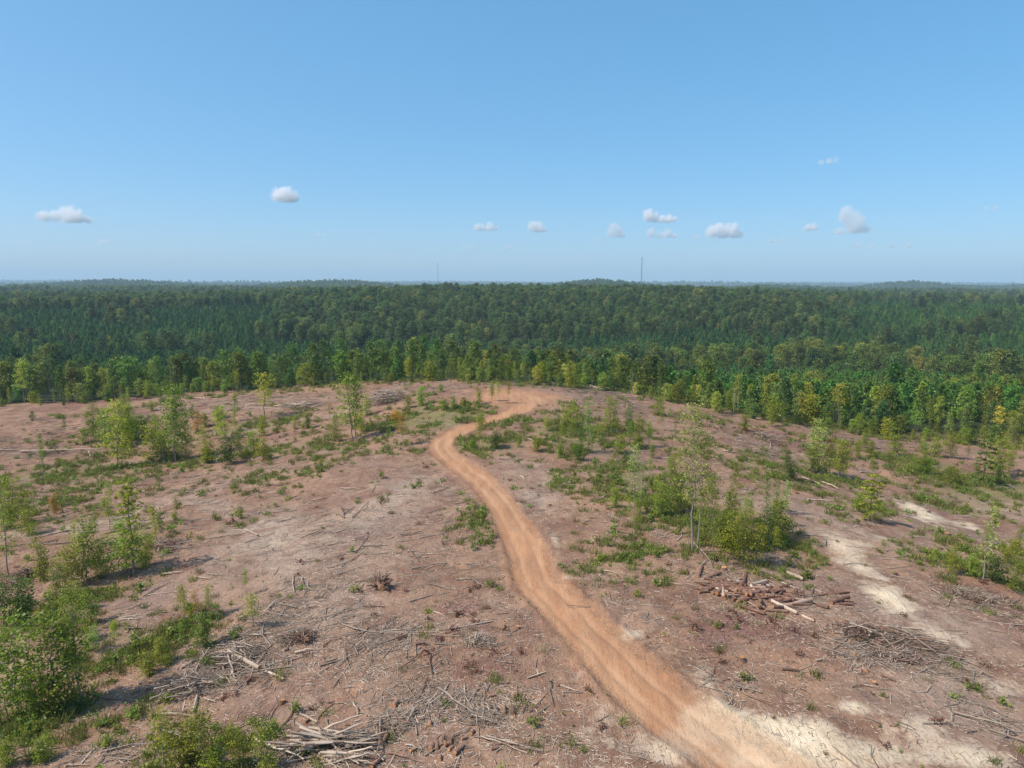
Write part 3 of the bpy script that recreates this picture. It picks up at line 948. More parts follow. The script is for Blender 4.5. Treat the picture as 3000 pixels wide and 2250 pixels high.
g = np.random.default_rng(5)
fc = template_collection('wood_template', [join_meshes('w%d' % k, m) for k, m in enumerate(T['hardwood'] + T['edge'] + T['understory'] + T['bare'])])
pc = template_collection('pine_template', [join_meshes('p%d' % k, m) for k, m in enumerate(T['pine'] + T['tallpine'])])
PT = [[], []]
for (r0, r1, d, big) in ((130, 520, 4.6, 1.0), (520, 1000, 5.0, .92), (1000, 1600, 9.0, 1.1), (1600, 3000, 15.0, 1.45), (3000, 6500, 22.0, 1.5), (6500, 13000, 60.0, 2.6)):
    half = 0.80 * r1
    X, Y = jitter_grid(-half, half, 90, r1, d, g)
    r = np.hypot(X, Y); az = np.arctan2(X, Y)
    k = (r >= r0) & (r < r1) & (np.abs(az) < math.radians(41)) & (Y > edge_y(X) + 6.5)
    k &= house_gap(X, Y)
    X, Y = X[k], Y[k]
    h = kind_map(X, Y)
    n = len(X)
    thin = g.uniform(size=n) < np.where(h, 0.45 if r1 <= 520 else 0.55 if r1 <= 1000 else 0.9, 1.0)   # hardwoods stand wider apart than planted pines
    X, Y, h = X[thin], Y[thin], h[thin]
    n = len(X)
    Z = height(X, Y) - 0.1
    rr_ = np.hypot(X, Y)
    # hardwoods
    kh = h
    nh = kh.sum()
    u = g.uniform(size=nh)
    e_dist = Y[kh] - np.interp(X[kh], EDGE[:, 0], EDGE[:, 1])
    idx = np.where(u < 0.72, g.integers(0, 6, nh), 6 + g.integers(0, 6, nh))
    idx = np.where((e_dist < 60) & (u > 0.3), 6 + g.integers(0, 6, nh), idx)
    idx = np.where(u > 0.985, 15 + g.integers(0, 3, nh), idx)
    s = g.uniform(.62, 1.12, nh) * big
    s = np.where(rr_[kh] < 330, s * np.where(idx < 6, 0.60, 0.78), s)
    s = s * (1 + 0.22 * fbm(X[kh] / 28, Y[kh] / 28, 93, 2))
    PT[0].append((np.column_stack([X[kh], Y[kh], Z[kh]]), idx, s))
    kp = ~h
    npn = kp.sum()
    u = g.uniform(size=npn)
    idx = np.where(u < 0.985, g.integers(0, 5, npn), 5 + g.integers(0, 2, npn))
    ag = 0.86 + 0.22 * fbm(X[kp] / 120, Y[kp] / 120, 97, 2)
    s = g.uniform(.72, 1.15, npn) * big * ag
    PT[1].append((np.column_stack([X[kp], Y[kp], Z[kp]]), idx, s))
for q, (nm, col, lab) in enumerate((('hardwood_forest', fc, 'dark green mixed hardwood forest covering the far ridges and creek line'),
                                    ('pine_plantation', pc, 'dense young green pine plantation filling the valley beyond the clearing'))):
    P = np.concatenate([a[0] for a in PT[q]]); idx = np.concatenate([a[1] for a in PT[q]]); s = np.concatenate([a[2] for a in PT[q]])
    rP = np.hypot(P[:, 0], P[:, 1]); aP = np.degrees(np.arctan2(P[:, 0], P[:, 1]))
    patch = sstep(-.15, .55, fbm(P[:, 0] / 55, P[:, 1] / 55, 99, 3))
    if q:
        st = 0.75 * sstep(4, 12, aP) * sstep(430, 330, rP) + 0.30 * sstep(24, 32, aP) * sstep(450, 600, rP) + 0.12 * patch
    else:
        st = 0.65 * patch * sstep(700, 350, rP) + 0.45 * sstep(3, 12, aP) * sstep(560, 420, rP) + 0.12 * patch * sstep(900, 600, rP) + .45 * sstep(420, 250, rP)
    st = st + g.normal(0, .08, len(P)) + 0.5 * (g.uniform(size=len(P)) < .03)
    scatter(nm, P, idx, g.uniform(0, 6.28, len(P)), s, col, lab, 'forest', np.clip(st, 0, 1.1))
    print(nm, len(P))


def plant_tree(name, meshes, loc, scale, label, group, px, color=None, spin=None, tilt=(0, 0), cat='tree', squash=1.0):
    root = empty(name, loc, (tilt[0], tilt[1], R.uniform(0, 6.28) if spin is None else spin), (scale * squash, scale * squash, scale))
    tm, lm, cm = meshes
    put('trunk', tm, parent=root)
    if lm:
        put('limbs', lm, parent=root)['kind'] = 'stuff'
    if cm:
        put('crown', cm, parent=root, color=color)
    reg(root, label, cat, group, px)
    return root


# the first ranks of the wood's edge: every tree an individual
LN = 0
HUES = [((.68, .82, .75), 'dark green'), ((.85, 1.0, .80), 'green'), ((1.25, 1.15, .8), 'olive green'), ((1.35, 1.3, .75), 'yellow green'), ((1.5, 1.45, 1.35), 'pale green'), ((1.25, .85, .75), 'rusty')]
xs = []
x = -168.0
while x < 126:
    ex = float(edge_y(np.array([x]))[0])
    left = x < -20
    mid = -20 <= x < 28
    for rank in range(3):
        y = ex + (rank - 1) * 3.8 + R.uniform(-1.2, 1.6) + (0 if not mid else 1.0) - (R.uniform(0, 5) if rank == 0 else 0)
        if rank == 0 and R.random() < .35:
            continue
        xx = x + R.uniform(-1.2, 1.2)
        if abs(math.degrees(math.atan2(xx, y))) > 37.5:
            continue
        u = R.random()
        if left:
            if rank == 0: kind, sc = 'understory', R.uniform(.3, .85)
            elif rank == 1 and u < 0.45: kind, sc = 'understory', R.uniform(.7, 1.25)
            elif u < 0.84: kind, sc = 'edge', R.uniform(.62, 1.3)
            elif u < 0.92: kind, sc = 'hardwood', R.uniform(.6, .85)
            else: kind, sc = 'bare', R.uniform(.7, 1.0)
            hue = R.choices(range(6), [5, 6, 4, 2, 1.2, .12])[0]
        elif mid:
            if u < 0.35 or rank == 0: kind, sc = 'understory', R.uniform(.45, 1.2)
            elif u < 0.88: kind, sc = 'edge', R.uniform(.55, 1.05)
            elif u < 0.95: kind, sc = 'tallpine', R.uniform(.6, .8)
            else: kind, sc = 'bare', R.uniform(.6, .9)
            hue = R.choices(range(6), [1.2, 4, 4, 4, 2, .25])[0]
        else:
            if u < 0.36 or (rank == 0 and u < .8): kind, sc = 'understory', R.uniform(.35, 1.0)
            elif u < 0.70: kind, sc = 'edge', R.uniform(.42, .85)
            elif u < 0.88: kind, sc = 'pine', R.uniform(.6, 1.0)
            elif u < 0.92: kind, sc = 'tallpine', R.uniform(.5, .75)
            else: kind, sc = 'bare', R.uniform(.5, .95)
            hue = R.choices(range(6), [1.4, 3.5, 5, 4.5, 1.8, .15])[0]
        sc *= (.84 if left else .70 if mid else .80)
        z = float(height(np.array([xx]), np.array([y]))[0]) - 0.05
        px_, py_ = project(np.array([[xx, y, z]]))
        col, hname = HUES[hue]
        col = tuple(q * w_ for q, w_ in zip(col, (1.55, 1.5, 1.35) if left else (1.75, 1.5, 1.4))) if kind not in ('pine', 'tallpine') else (1.15, .95, .95)
        nm = {'understory': 'bushy understory tree', 'edge': 'slender hardwood', 'hardwood': 'broad hardwood', 'pine': 'young pine', 'tallpine': 'tall bare-stemmed pine', 'bare': 'leafless grey snag'}[kind]
        seg = 'far ' if False else ''
        px0 = float(px_[0])
        spot = ('in the dark wood edge above the bare far slope' if px0 < 420 else 'in the wood edge behind the airy bench tree' if px0 < 900 else 'in the wood edge behind the grey brush heap' if px0 < 1250 else
                'behind the crest of the knoll' if px0 < 1650 else 'in the wood edge above the thicket shoulder' if px0 < 2050 else 'in the wood edge above the reddish bank' if px0 < 2450 else
                'in the wood edge above the green rise' if px0 < 2750 else 'in the wood edge beyond the pale trail')
        rk = ('front rank ', 'second rank ', 'third rank ')[rank]
        lab = rk + ((hname + ' ') if kind != 'bare' else '') + nm + ' ' + spot
        nmn = {'pine': 'pine_tree', 'tallpine': 'pine_tree', 'bare': 'dead_tree'}.get(kind, 'hardwood_tree')
        plant_tree(nmn, R.choice(T[kind]), (xx, y, z), sc, lab, 'trees along the edge of the wood', px0, col, tilt=(R.gauss(0, .03), R.gauss(0, .03)), squash=R.uniform(.9, 1.15))
        LN += 1
    x += R.uniform(2.3, 3.4) if not mid else R.uniform(1.8, 2.8)
print('edge trees', LN)

# ------------------------------------------------------------------ saplings and bushes left standing in the clearing
T['bushy'] = [tree_meshes('bushy sapling', 300 + k, 0.18, M_LEAF, M_BARK, up=0.8, aspect=0.62, H=6.0, h0=0.12, spread=0.25, nb=18, k_cl=4, m_leaf=12, shape='any' if k % 2 else 'oval', stems=4, rad=0.007, cl_r=0.045) for k in range(4)]
T['airy'] = [tree_meshes('airy sapling', 320 + k, 0.18, M_LEAF, M_BARK, up=0.7, aspect=0.6, H=7.0, h0=(0.30, 0.42, 0.36)[k], spread=0.18, nb=26, k_cl=4, m_leaf=9, shape='any', stems=1, rad=0.0075, cl_r=0.04) for k in range(3)]
T['tallairy'] = [tree_meshes('tall airy sapling', 330 + k, 0.20, M_LEAF, M_BARK, up=0.7, aspect=0.6, H=12.0, h0=(0.30, 0.38)[k], spread=0.17, nb=46, k_cl=4, m_leaf=9, shape='oval', stems=1, rad=0.0065, cl_r=0.026) for k in range(2)]
T['full'] = [tree_meshes('full young hardwood', 340 + k, 0.20, M_LEAF, M_BARK, up=0.8, aspect=0.64, H=8.0, h0=0.24, spread=0.21, nb=30, k_cl=5, m_leaf=11, shape='oval' if k else 'any', stems=2, rad=0.009, cl_r=0.036) for k in range(3)]
T['narrow'] = [tree_meshes('narrow sapling', 360 + k, 0.20, M_LEAF, M_BARK, up=0.4, aspect=0.6, H=6.0, h0=0.22, spread=0.09, nb=24, k_cl=2, m_leaf=10, shape='oval', stems=1, rad=0.008, cl_r=0.03) for k in range(3)]
T['tiered'] = [tree_meshes('tiered young tree', 380 + k, 0.24, M_LEAF, M_BARKDARK, up=1.2, aspect=0.7, H=5.5, h0=0.12, spread=0.27, nb=34, k_cl=4, m_leaf=9, shape='oval', tier=6, rad=0.011, cl_r=0.03) for k in range(2)]
T['bush'] = [tree_meshes('round bush', 400 + k, 0.15, M_LEAF, M_BARKDARK, up=0.8, aspect=0.62, H=2.4, h0=0.05, spread=0.5, nb=16, k_cl=4, m_leaf=11, shape='any' if k % 2 else 'round', stems=3, rad=0.010, cl_r=0.085) for k in range(4)]
T['stick'] = [tree_meshes('bare sapling', 420 + k, 0.2, M_LEAF, M_BARK, H=5.0, h0=0.35, spread=0.10, nb=9, k_cl=1, m_leaf=2, rad=0.007, bare=True) for k in range(3)]
NOM = {'tallairy': 12.0, 'bushy': 6.0, 'airy': 7.0, 'full': 8.0, 'narrow': 6.0, 'tiered': 5.5, 'bush': 2.4, 'stick': 5.0}
YG, GR, DK, PALE, RUST, OL = (1.2, 1.2, .9), (.82, 1.0, .9), (.48, .62, .8), (1.15, 1.22, 2.9), (1.45, .78, .9), (.95, .92, .85)
CN = {YG: 'yellow green', GR: 'fresh green', DK: 'dark green', PALE: 'pale silvery green', RUST: 'rusty brown', OL: 'olive green'}
# (photo x of the foot, photo y of the foot, height in photo px, kind, colour, width factor)
TREES = [
    (343, 1371, 185, 'full', YG, 1.15), (285, 1295, 105, 'bushy', OL, 1.1), (378, 1290, 125, 'full', GR, 1.0), (320, 1310, 110, 'bushy', GR, 1.1), (512, 1352, 214, 'full', GR, 1.0), (548, 1342, 112, 'bushy', OL, .9),
    (452, 1340, 88, 'bush', OL, .8), (490, 1345, 70, 'bush', YG, .9), (606, 1358, 102, 'bushy', YG, .95), (668, 1360, 72, 'bush', DK, 1.0), (705, 1346, 92, 'bushy', OL, .85), (772, 1348, 56, 'bush', OL, 1.0), (745, 1330, 60, 'bush', GR, .9),
    (685, 1236, 82, 'narrow', GR, 1.3), (776, 1226, 125, 'airy', YG, 1.5), (768, 1278, 52, 'bush', YG, .7), (470, 1205, 68, 'airy', GR, 1.0), (127, 1372, 97, 'narrow', GR, .9), (190, 1262, 42, 'narrow', DK, 1.2), (95, 1232, 24, 'bush', DK, .8),
    (880, 1240, 45, 'airy', OL, 1.2), (640, 1225, 34, 'bush', OL, 1.2), (560, 1225, 40, 'bushy', GR, 1.1), (415, 1260, 40, 'bush', GR, 1.0), (600, 1250, 38, 'bush', OL, .9),
    (26, 1692, 285, 'tallairy', OL, 1.0), (112, 1640, 100, 'airy', GR, 1.3), (250, 1695, 168, 'bushy', OL, 1.25), (310, 1690, 110, 'bushy', YG, 1.2), (392, 1690, 262, 'narrow', YG, 1.3), (370, 1680, 150, 'bushy', GR, 1.3),
    (461, 1595, 112, 'narrow', YG, 1.3), (326, 1560, 102, 'airy', YG, 1.2), (517, 1522, 64, 'airy', OL, 1.0), (430, 1660, 95, 'bushy', YG, 1.2), (200, 1720, 110, 'bushy', OL, 1.2), (35, 1545, 135, 'bushy', OL, 1.1), (85, 1565, 60, 'bush', OL, 1.0),
    (240, 2072, 312, 'tallairy', GR, 1.0), (166, 2085, 262, 'full', GR, 1.25), (52, 2095, 265, 'bushy', GR, 1.15), (110, 2110, 150, 'bushy', YG, 1.1), (20, 1835, 145, 'bushy', DK, 1.1), (60, 1825, 110, 'bush', DK, .9), (232, 1782, 75, 'airy', YG, 1.4), (178, 1770, 118, 'bushy', OL, 1.0),
    (120, 1700, 90, 'bush', OL, .8), (215, 1880, 120, 'airy', OL, 1.3), (270, 1830, 80, 'bush', YG, .8), (596, 1895, 84, 'bush', DK, .9), (742, 1838, 92, 'airy', YG, 1.6), (722, 1742, 72, 'airy', OL, .9), (470, 1950, 76, 'bushy', OL, 1.1), (430, 1980, 60, 'bush', OL, 1.1), (640, 1850, 110, 'stick', OL, 1.0),
    (600, 2262, 165, 'airy', OL, 1.5), (690, 2255, 110, 'bushy', OL, 1.0), (770, 2262, 125, 'airy', OL, 1.5), (480, 2262, 150, 'airy', OL, 1.4), (545, 2240, 100, 'bush', OL, 1.1), (20, 2250, 70, 'bush', GR, 1.0), (130, 2230, 60, 'bush', GR, 1.1),
    (1034, 1290, 178, 'full', GR, 1.15), (985, 1295, 80, 'bushy', YG, 1.1), (1060, 1270, 80, 'bushy', YG, 1.0), (1182, 1306, 92, 'airy', RUST, 1.4), (1402, 1326, 104, 'airy', OL, 1.15), (1452, 1312, 44, 'bush', DK, 1.1), (1385, 1318, 30, 'bush', GR, 1.0),
    (1462, 1178, 56, 'airy', OL, 1.2), (1488, 1181, 58, 'airy', RUST, .9), (1440, 1172, 52, 'full', GR, .95), (1402, 1180, 46, 'airy', YG, 1.1), (1237, 1187, 46, 'bush', GR, 1.0), (1290, 1150, 24, 'bush', GR, 1.0), (1195, 1195, 34, 'bush', OL, .9), (900, 1255, 40, 'bush', OL, 1.0),
    (1300, 1200, 26, 'bush', GR, 1.3), (1360, 1190, 24, 'bush', OL, 1.3), (1160, 1235, 30, 'bush', RUST, 1.2), (1410, 1245, 30, 'bush', GR, 1.1),
    (1665, 1252, 54, 'bush', OL, 1.1), (1725, 1328, 142, 'airy', PALE, .9), (1670, 1332, 100, 'airy', GR, 1.3), (1790, 1275, 104, 'full', OL, .95), (1852, 1232, 135, 'stick', PALE, 1.4), (1842, 1262, 66, 'bushy', DK, 1.1), (1870, 1312, 84, 'bushy', OL, 1.0), (1932, 1216, 48, 'bush', GR, .9), (1935, 1262, 60, 'airy', YG, 1.1),
    (1575, 1322, 40, 'bush', OL, 1.1), (1692, 1347, 42, 'bush', DK, 1.2), (1910, 1342, 44, 'bushy', GR, 1.0), (1620, 1300, 44, 'airy', GR, 1.2), (1755, 1310, 60, 'airy', OL, 1.2), (1815, 1330, 50, 'bush', OL, 1.1), (1640, 1340, 36, 'bush', GR, 1.1),
    (1858, 1490, 172, 'airy', PALE, .95), (1877, 1502, 182, 'stick', GR, 1.2), (1962, 1372, 60, 'narrow', DK, 1.0), (1905, 1405, 60, 'airy', GR, 1.0), (1940, 1515, 98, 'bushy', YG, 1.2), (1985, 1500, 90, 'bush', OL, .9), (1965, 1330, 70, 'stick', OL, .8), (1832, 1548, 78, 'stick', OL, .6),
    (2028, 1618, 396, 'tallairy', PALE, .95), (2044, 1600, 300, 'tallairy', OL, .9), (2090, 1664, 250, 'tallairy', OL, .8), (2150, 1640, 125, 'bushy', YG, 1.3), (2200, 1655, 150, 'bushy', OL, 1.0), (2250, 1600, 110, 'bushy', GR, 1.1), (2282, 1575, 90, 'bush', OL, 1.0), (2180, 1570, 110, 'airy', GR, 1.3), (2120, 1600, 90, 'bush', OL, 1.1),
    (2300, 1505, 96, 'narrow', PALE, 1.3), (2245, 1494, 112, 'narrow', GR, 1.0), (2152, 1434, 68, 'narrow', OL, 1.3), (2300, 1402, 78, 'full', DK, 1.0), (2322, 1405, 50, 'bush', DK, .9),
    (2400, 1388, 124, 'bushy', PALE, 1.1), (2380, 1384, 80, 'bushy', OL, 1.0), (2430, 1388, 96, 'airy', RUST, 1.1), (2456, 1402, 108, 'full', YG, 1.25), (2390, 1290, 56, 'bush', PALE, .9), (2425, 1275, 44, 'bush', GR, .9), (2458, 1312, 140, 'stick', OL, .6),
    (2548, 1526, 132, 'tiered', OL, 1.0), (2520, 1500, 50, 'bush', YG, 1.0), (2552, 1342, 44, 'bush', OL, .8), (2620, 1332, 52, 'bush', OL, 1.0), (2788, 1342, 76, 'bushy', OL, 1.0), (2740, 1340, 50, 'bush', GR, 1.0), (2880, 1418, 132, 'tiered', DK, .8), (2920, 1402, 116, 'bushy', YG, 1.2), (2955, 1380, 80, 'bushy', OL, 1.1),
    (2846, 1466, 84, 'stick', OL, .5), (2880, 1702, 214, 'narrow', PALE, .95), (2915, 1705, 66, 'bush', DK, 1.0), (2968, 1730, 108, 'bushy', OL, 1.2), (2850, 1690, 50, 'bush', GR, 1.1), (2960, 1650, 60, 'bush', OL, 1.2), (2790, 1420, 46, 'bush', OL, 1.2), (2700, 1390, 40, 'bush', GR, 1.2), (2960, 1300, 70, 'bushy', PALE, 1.0),
    (2615, 1535, 40, 'stick', DK, .7), (1520, 1310, 20, 'bush', GR, .9), (2480, 1345, 36, 'bush', OL, 1.0), (2180, 1262, 40, 'bush', OL, 1.0), (2260, 1250, 60, 'bushy', YG, 1.0), (2330, 1240, 90, 'stick', PALE, .8), (2100, 1215, 60, 'airy', OL, 1.0),
]
_g3 = np.random.default_rng(77)
for n_, x0, x1, y0, y1, h0_, h1_ in ((16, 240, 800, 1255, 1360, 40, 95), (10, 60, 330, 1480, 1600, 40, 90), (8, 250, 620, 1800, 1960, 40, 90), (20, 1600, 2010, 1215, 1340, 30, 75), (12, 1780, 2060, 1380, 1560, 40, 100), (10, 2100, 2310, 1520, 1640, 50, 110),
                                     (10, 2350, 2560, 1300, 1400, 30, 60), (14, 2620, 2980, 1310, 1420, 35, 75), (6, 2740, 2990, 1600, 1700, 40, 90), (8, 1120, 1420, 1170, 1250, 20, 45), (6, 850, 1080, 1215, 1310, 25, 60)):
    for _ in range(n_):                              # thin regrowth stems between the larger saplings
        TREES.append((float(_g3.uniform(x0, x1)), float(_g3.uniform(y0, y1)), float(_g3.uniform(h0_, h1_)), ('airy', 'narrow', 'airy', 'bushy', 'stick')[_g3.integers(0, 5)], (YG, OL, GR, YG, PALE, OL, RUST)[_g3.choice(7, p=[.28, .24, .2, .1, .08, .06, .04])], float(_g3.uniform(.8, 1.3))))
_x = -150.0
while _x < 118:                                      # sunlit saplings straggling out of the wood's edge
    _y = float(edge_y(np.array([_x]))[0]) - float(_g3.uniform(-1, 9))
    _z = float(height(np.array([_x]), np.array([_y]))[0])
    _px, _py = project(np.array([[_x, _y, _z]]))
    if -20 < _px[0] < 3020:
        TREES.append((float(_px[0]), float(_py[0]), float(_g3.uniform(1.6, 6.0)) / math.hypot(_x, _y) * FPX, ('airy', 'bushy', 'full', 'bush', 'narrow')[_g3.integers(0, 5)], (YG, OL, GR, PALE)[_g3.choice(4, p=[.4, .3, .22, .08])], float(_g3.uniform(.9, 1.3))))
    _x += float(_g3.uniform(1.6, 3.8))
for a, b, h, kind, col, wf in list(TREES):          # low growth at the foot of the larger saplings
    if kind in ('bushy', 'full', 'airy') and R.random() < .25 and h > 60 and not (2000 < a < 2330 and 1560 < b < 1700) and (a, b) not in ((1402, 1326), (1462, 1178), (1488, 1181), (1402, 1180)):
        TREES.append((a + R.uniform(-.35, .4) * h, b + R.uniform(-.03, .06) * h, h * R.uniform(.28, .42), 'bush', R.choice((YG, GR, OL, OL)), R.uniform(1.0, 1.35)))
ta = np.array([(a, b) for a, b, *_ in TREES], float)
tp, tt_ = ground_at(ta[:, 0], ta[:, 1])
KN = {'tallairy': 'lanky open-crowned sapling', 'bushy': 'multi-stemmed leafy sapling', 'airy': 'sparse thin-stemmed sapling', 'full': 'full young hardwood', 'narrow': 'slim columnar sapling', 'tiered': 'young tree with tiered branches', 'bush': 'low round bush', 'stick': 'nearly leafless sapling'}
for (px, py, h, kind, col, wf), p, t in zip(TREES, tp, tt_):
    hm = h / FPX * t / math.cos(math.atan2(CAM_H - p[2], math.hypot(p[0], p[1])))
    sc = hm / NOM[kind]
    size = 'tall ' if hm > 9 else ''
    lab = size + CN[col] + ' ' + KN[kind] + ' ' + where(px, py)
    jit = R.uniform(.9, 1.1)
    plant_tree('bush' if kind == 'bush' else 'dead_sapling' if kind == 'stick' else 'sapling', R.choice(T[kind]), (p[0], p[1], p[2]), sc, lab, 'saplings and bushes left in the clearing', px,
               tuple(c * jit for c in col), tilt=(R.gauss(0, .04), R.gauss(0, .04) + (0.45 if (px, py) == (1832, 1548) else 0)), cat='bush' if kind == 'bush' else 'tree', squash=wf * (1.06 if kind != 'stick' else 1.0))


# ------------------------------------------------------------------ low weeds, grass and dead brush
def weed_mesh(seed, n=70, h=0.6, w=0.55, leaf=0.20, mat=None, up=0.6):
    g = np.random.default_rng(seed)
    acc_p = []
    for s in range(9):
        a = g.uniform(0, 6.28); rr_ = g.uniform(0, w)
        top = np.array([math.cos(a) * rr_, math.sin(a) * rr_, h * g.uniform(.5, 1.0) * (1 - 0.5 * rr_ / w)])
        t = g.uniform(0.25, 1, n // 9)[:, None]
        acc_p.append(top * t * np.array([1, 1, 1]) + g.normal(0, .08, (n // 9, 3)) + np.array([0, 0, .05]))
    P = np.concatenate(acc_p); P[:, 2] = np.maximum(P[:, 2], 0.03)
    V, Q = leaf_quads(P, leaf, g, up, 0.55)
    return mesh_np('weed', V, Q, [mat or M_WEED], {'tone': np.clip(g.normal(.5, .25, len(P)), 0, 1)})


def blade_mesh(seed, n=46, h=0.45, w=0.5, mat=None, wid=0.025):
    g = np.random.default_rng(seed)
    b0 = np.column_stack([g.normal(0, w * .5, n), g.normal(0, w * .5, n), np.zeros(n)])
    d = rand_unit(n, g) * .55 + np.array([0, 0, 1.0]); d /= np.linalg.norm(d, axis=1)[:, None]
    L = (h * g.uniform(.5, 1.2, n))[:, None]
    s = np.cross(d, rand_unit(n, g)); s /= np.linalg.norm(s, axis=1)[:, None]
    V = np.stack([b0 - s * wid, b0 + s * wid, b0 + d * L + s * wid * .3, b0 + d * L - s * wid * .3], 1).reshape(-1, 3)
    return mesh_np('blades', V, np.arange(n * 4).reshape(-1, 4), [mat or M_GRASS], {'tone': np.clip(g.normal(.5, .25, n), 0, 1)})


WEEDS = [weed_mesh(500 + k, 80, 0.55 + .1 * (k % 3), 0.5 + .1 * (k % 2), 0.17) for k in range(5)]
FERN = [weed_mesh(520 + k, 60, 0.3, 0.6, 0.16) for k in range(3)]
DEADB = [weed_mesh(540 + k, 80, 0.5, 0.75, 0.16, M_DEADLEAF, .2) for k in range(3)]
GRASS = [blade_mesh(560 + k) for k in range(4)]
# single weed clumps that stand out in the photograph
WEED_PX = [(900, 1308, 14), (945, 1310, 22), (990, 1318, 22), (1070, 1300, 16), (1095, 1288, 20), (1175, 1300, 22), (1205, 1303, 20), (1180, 1330, 8), (1365, 1336, 14), (1420, 1366, 12), (1475, 1404, 12), (1518, 1405, 9), (1552, 1444, 10), (1555, 1310, 10),
           (1340, 1235, 12), (1280, 1245, 14), (1245, 1262, 10), (1290, 1255, 12), (1445, 1200, 14), (1380, 1215, 14), (1500, 1240, 9), (1540, 1185, 8), (1620, 1190, 10), (1660, 1160, 10), (1565, 1150, 6), (1300, 1148, 8),
           (1120, 1390, 14), (1105, 1402, 10), (1360, 1508, 18), (1345, 1540, 22), (1380, 1530, 22), (1415, 1520, 16), (1425, 1548, 20), (1438, 1570, 14), (1455, 1565, 10), (1350, 1500, 14), (1375, 1490, 22), (1420, 1480, 16),
           (1690, 1412, 26), (1730, 1430, 16), (1670, 1430, 14), (1615, 1450, 12), (1790, 1370, 20), (1805, 1385, 14), (1690, 1478, 22), (1712, 1480, 18), (1740, 1478, 16), (1760, 1480, 14), (1780, 1560, 14), (1790, 1550, 14),
           (1845, 1572, 30), (1828, 1575, 20), (1862, 1566, 20), (1900, 1608, 22), (1885, 1600, 14), (1760, 1645, 24), (1785, 1660, 24), (1840, 1650, 26), (1860, 1655, 24), (1785, 1690, 14), (1808, 1688, 14), (1940, 1622, 12), (1965, 1632, 12), (1920, 1680, 12), (1943, 1693, 14),
           (1762, 1750, 20), (1775, 1742, 12), (1700, 1712, 12), (1714, 1715, 10), (1830, 1722, 12), (1895, 1725, 10), (2020, 1855, 16), (2042, 1862, 14), (2365, 1618, 12), (2578, 2130, 10), (2628, 2128, 8), (2640, 2205, 8), (2700, 2245, 10), (2620, 1680, 12),
           (1378, 1698, 12), (1238, 1722, 10), (1460, 1698, 9), (1500, 1697, 8), (1548, 1768, 12), (1525, 1760, 8), (1183, 2248, 12), (1063, 2238, 12), (1945, 1858, 8), (820, 1748, 24), (845, 1752, 26), (822, 1900, 12), (510, 1978, 16), (380, 1950, 16), (565, 1855, 18),
           (700, 1440, 9), (915, 1452, 18), (880, 1462, 12), (955, 1510, 12), (890, 1475, 12), (985, 1508, 10), (760, 1460, 24), (785, 1488, 16), (700, 1488, 16), (680, 1485, 14), (765, 1482, 14), (860, 1505, 10), (370, 1462, 16), (350, 1455, 12), (345, 1430, 10), (250, 1490, 24), (290, 1485, 22), (265, 1495, 16), (320, 1490, 16), (140, 1510, 24), (185, 1515, 20), (120, 1500, 24),
           (470, 1372, 26), (490, 1368, 22), (455, 1374, 14), (400, 1380, 20), (385, 1376, 14), (350, 1382, 18), (530, 1376, 12), (215, 1398, 22), (170, 1410, 22), (140, 1418, 16), (90, 1425, 26), (60, 1430, 18), (820, 1375, 16), (595, 1388, 10), (610, 1392, 9), (668, 1390, 9), (545, 1420, 9), (510, 1425, 8),
           (850, 1312, 14), (870, 1316, 12), (820, 1330, 14), (880, 1340, 16), (900, 1355, 14), (2170, 1352, 26), (2200, 1350, 22), (2190, 1375, 18), (2215, 1375, 20), (2150, 1372, 12), (2320, 1398, 22), (2365, 1400, 24), (2390, 1405, 20), (2410, 1418, 14), (2280, 1392, 14), (2420, 1480, 14), (2450, 1490, 16), (2365, 1430, 12),
           (2700, 1468, 22), (2735, 1475, 22), (2760, 1470, 18), (2690, 1400, 20), (2740, 1400, 22), (2770, 1390, 18), (2830, 1395, 20), (2900, 1430, 22), (2940, 1432, 22), (2970, 1435, 18), (2660, 1632, 22), (2680, 1640, 24), (2700, 1645, 18), (2760, 1640, 20), (2790, 1690, 22), (2810, 1700, 20), (2830, 1685, 20), (2770, 1660, 14), (2880, 1640, 26), (2950, 1640, 26), (2980, 1640, 22), (2990, 1560, 14),
           (440, 1705, 24), (480, 1690, 24), (500, 1672, 30), (560, 1565, 20), (535, 1585, 12), (660, 1660, 10), (690, 1690, 10), (750, 1690, 9), (390, 2030, 12), (370, 1945, 14), (300, 1840, 12), (350, 1800, 10), (260, 2100, 28), (170, 2110, 30), (200, 2115, 30), (130, 2110, 24), (280, 2095, 24), (170, 2180, 26), (60, 2190, 26), (30, 2170, 20), (410, 1865, 18), (440, 1850, 16), (480, 1820, 14), (350, 2100, 14), (370, 2085, 12), (620, 1720, 12), (680, 1722, 14), (770, 1705, 10),
           (1560, 2070, 12), (1650, 2095, 12), (1640, 2190, 12), (1680, 2130, 10), (1580, 2110, 10), (1780, 2040, 8)]
wa = np.array(WEED_PX, float)
wp, wt = ground_at(wa[:, 0], wa[:, 1])
for (px, py, wpx), p, t in zip(WEED_PX, wp, wt):
    sc = max(0.35, wpx * t / FPX * 0.85)
    u = R.random()
    hue = (1.05, 1.15, .9) if u < .5 else (.7, .9, .8) if u < .8 else (1.35, 1.2, .9)
    hn = 'bright green' if u < .5 else 'deep green' if u < .8 else 'yellowish green'
    sz = 'broad ' if sc > 1.0 else 'small ' if sc < .55 else ''
    o = put('weed_clump', R.choice(WEEDS), (p[0], p[1], p[2] + .02), (0, 0, R.uniform(0, 6.28)), (sc, sc, sc * R.uniform(.6, .95)), color=hue)
    reg(o, sz + hn + ' leafy weed clump ' + where(px, py), 'weed', 'leafy weed clumps in the clearing', px)

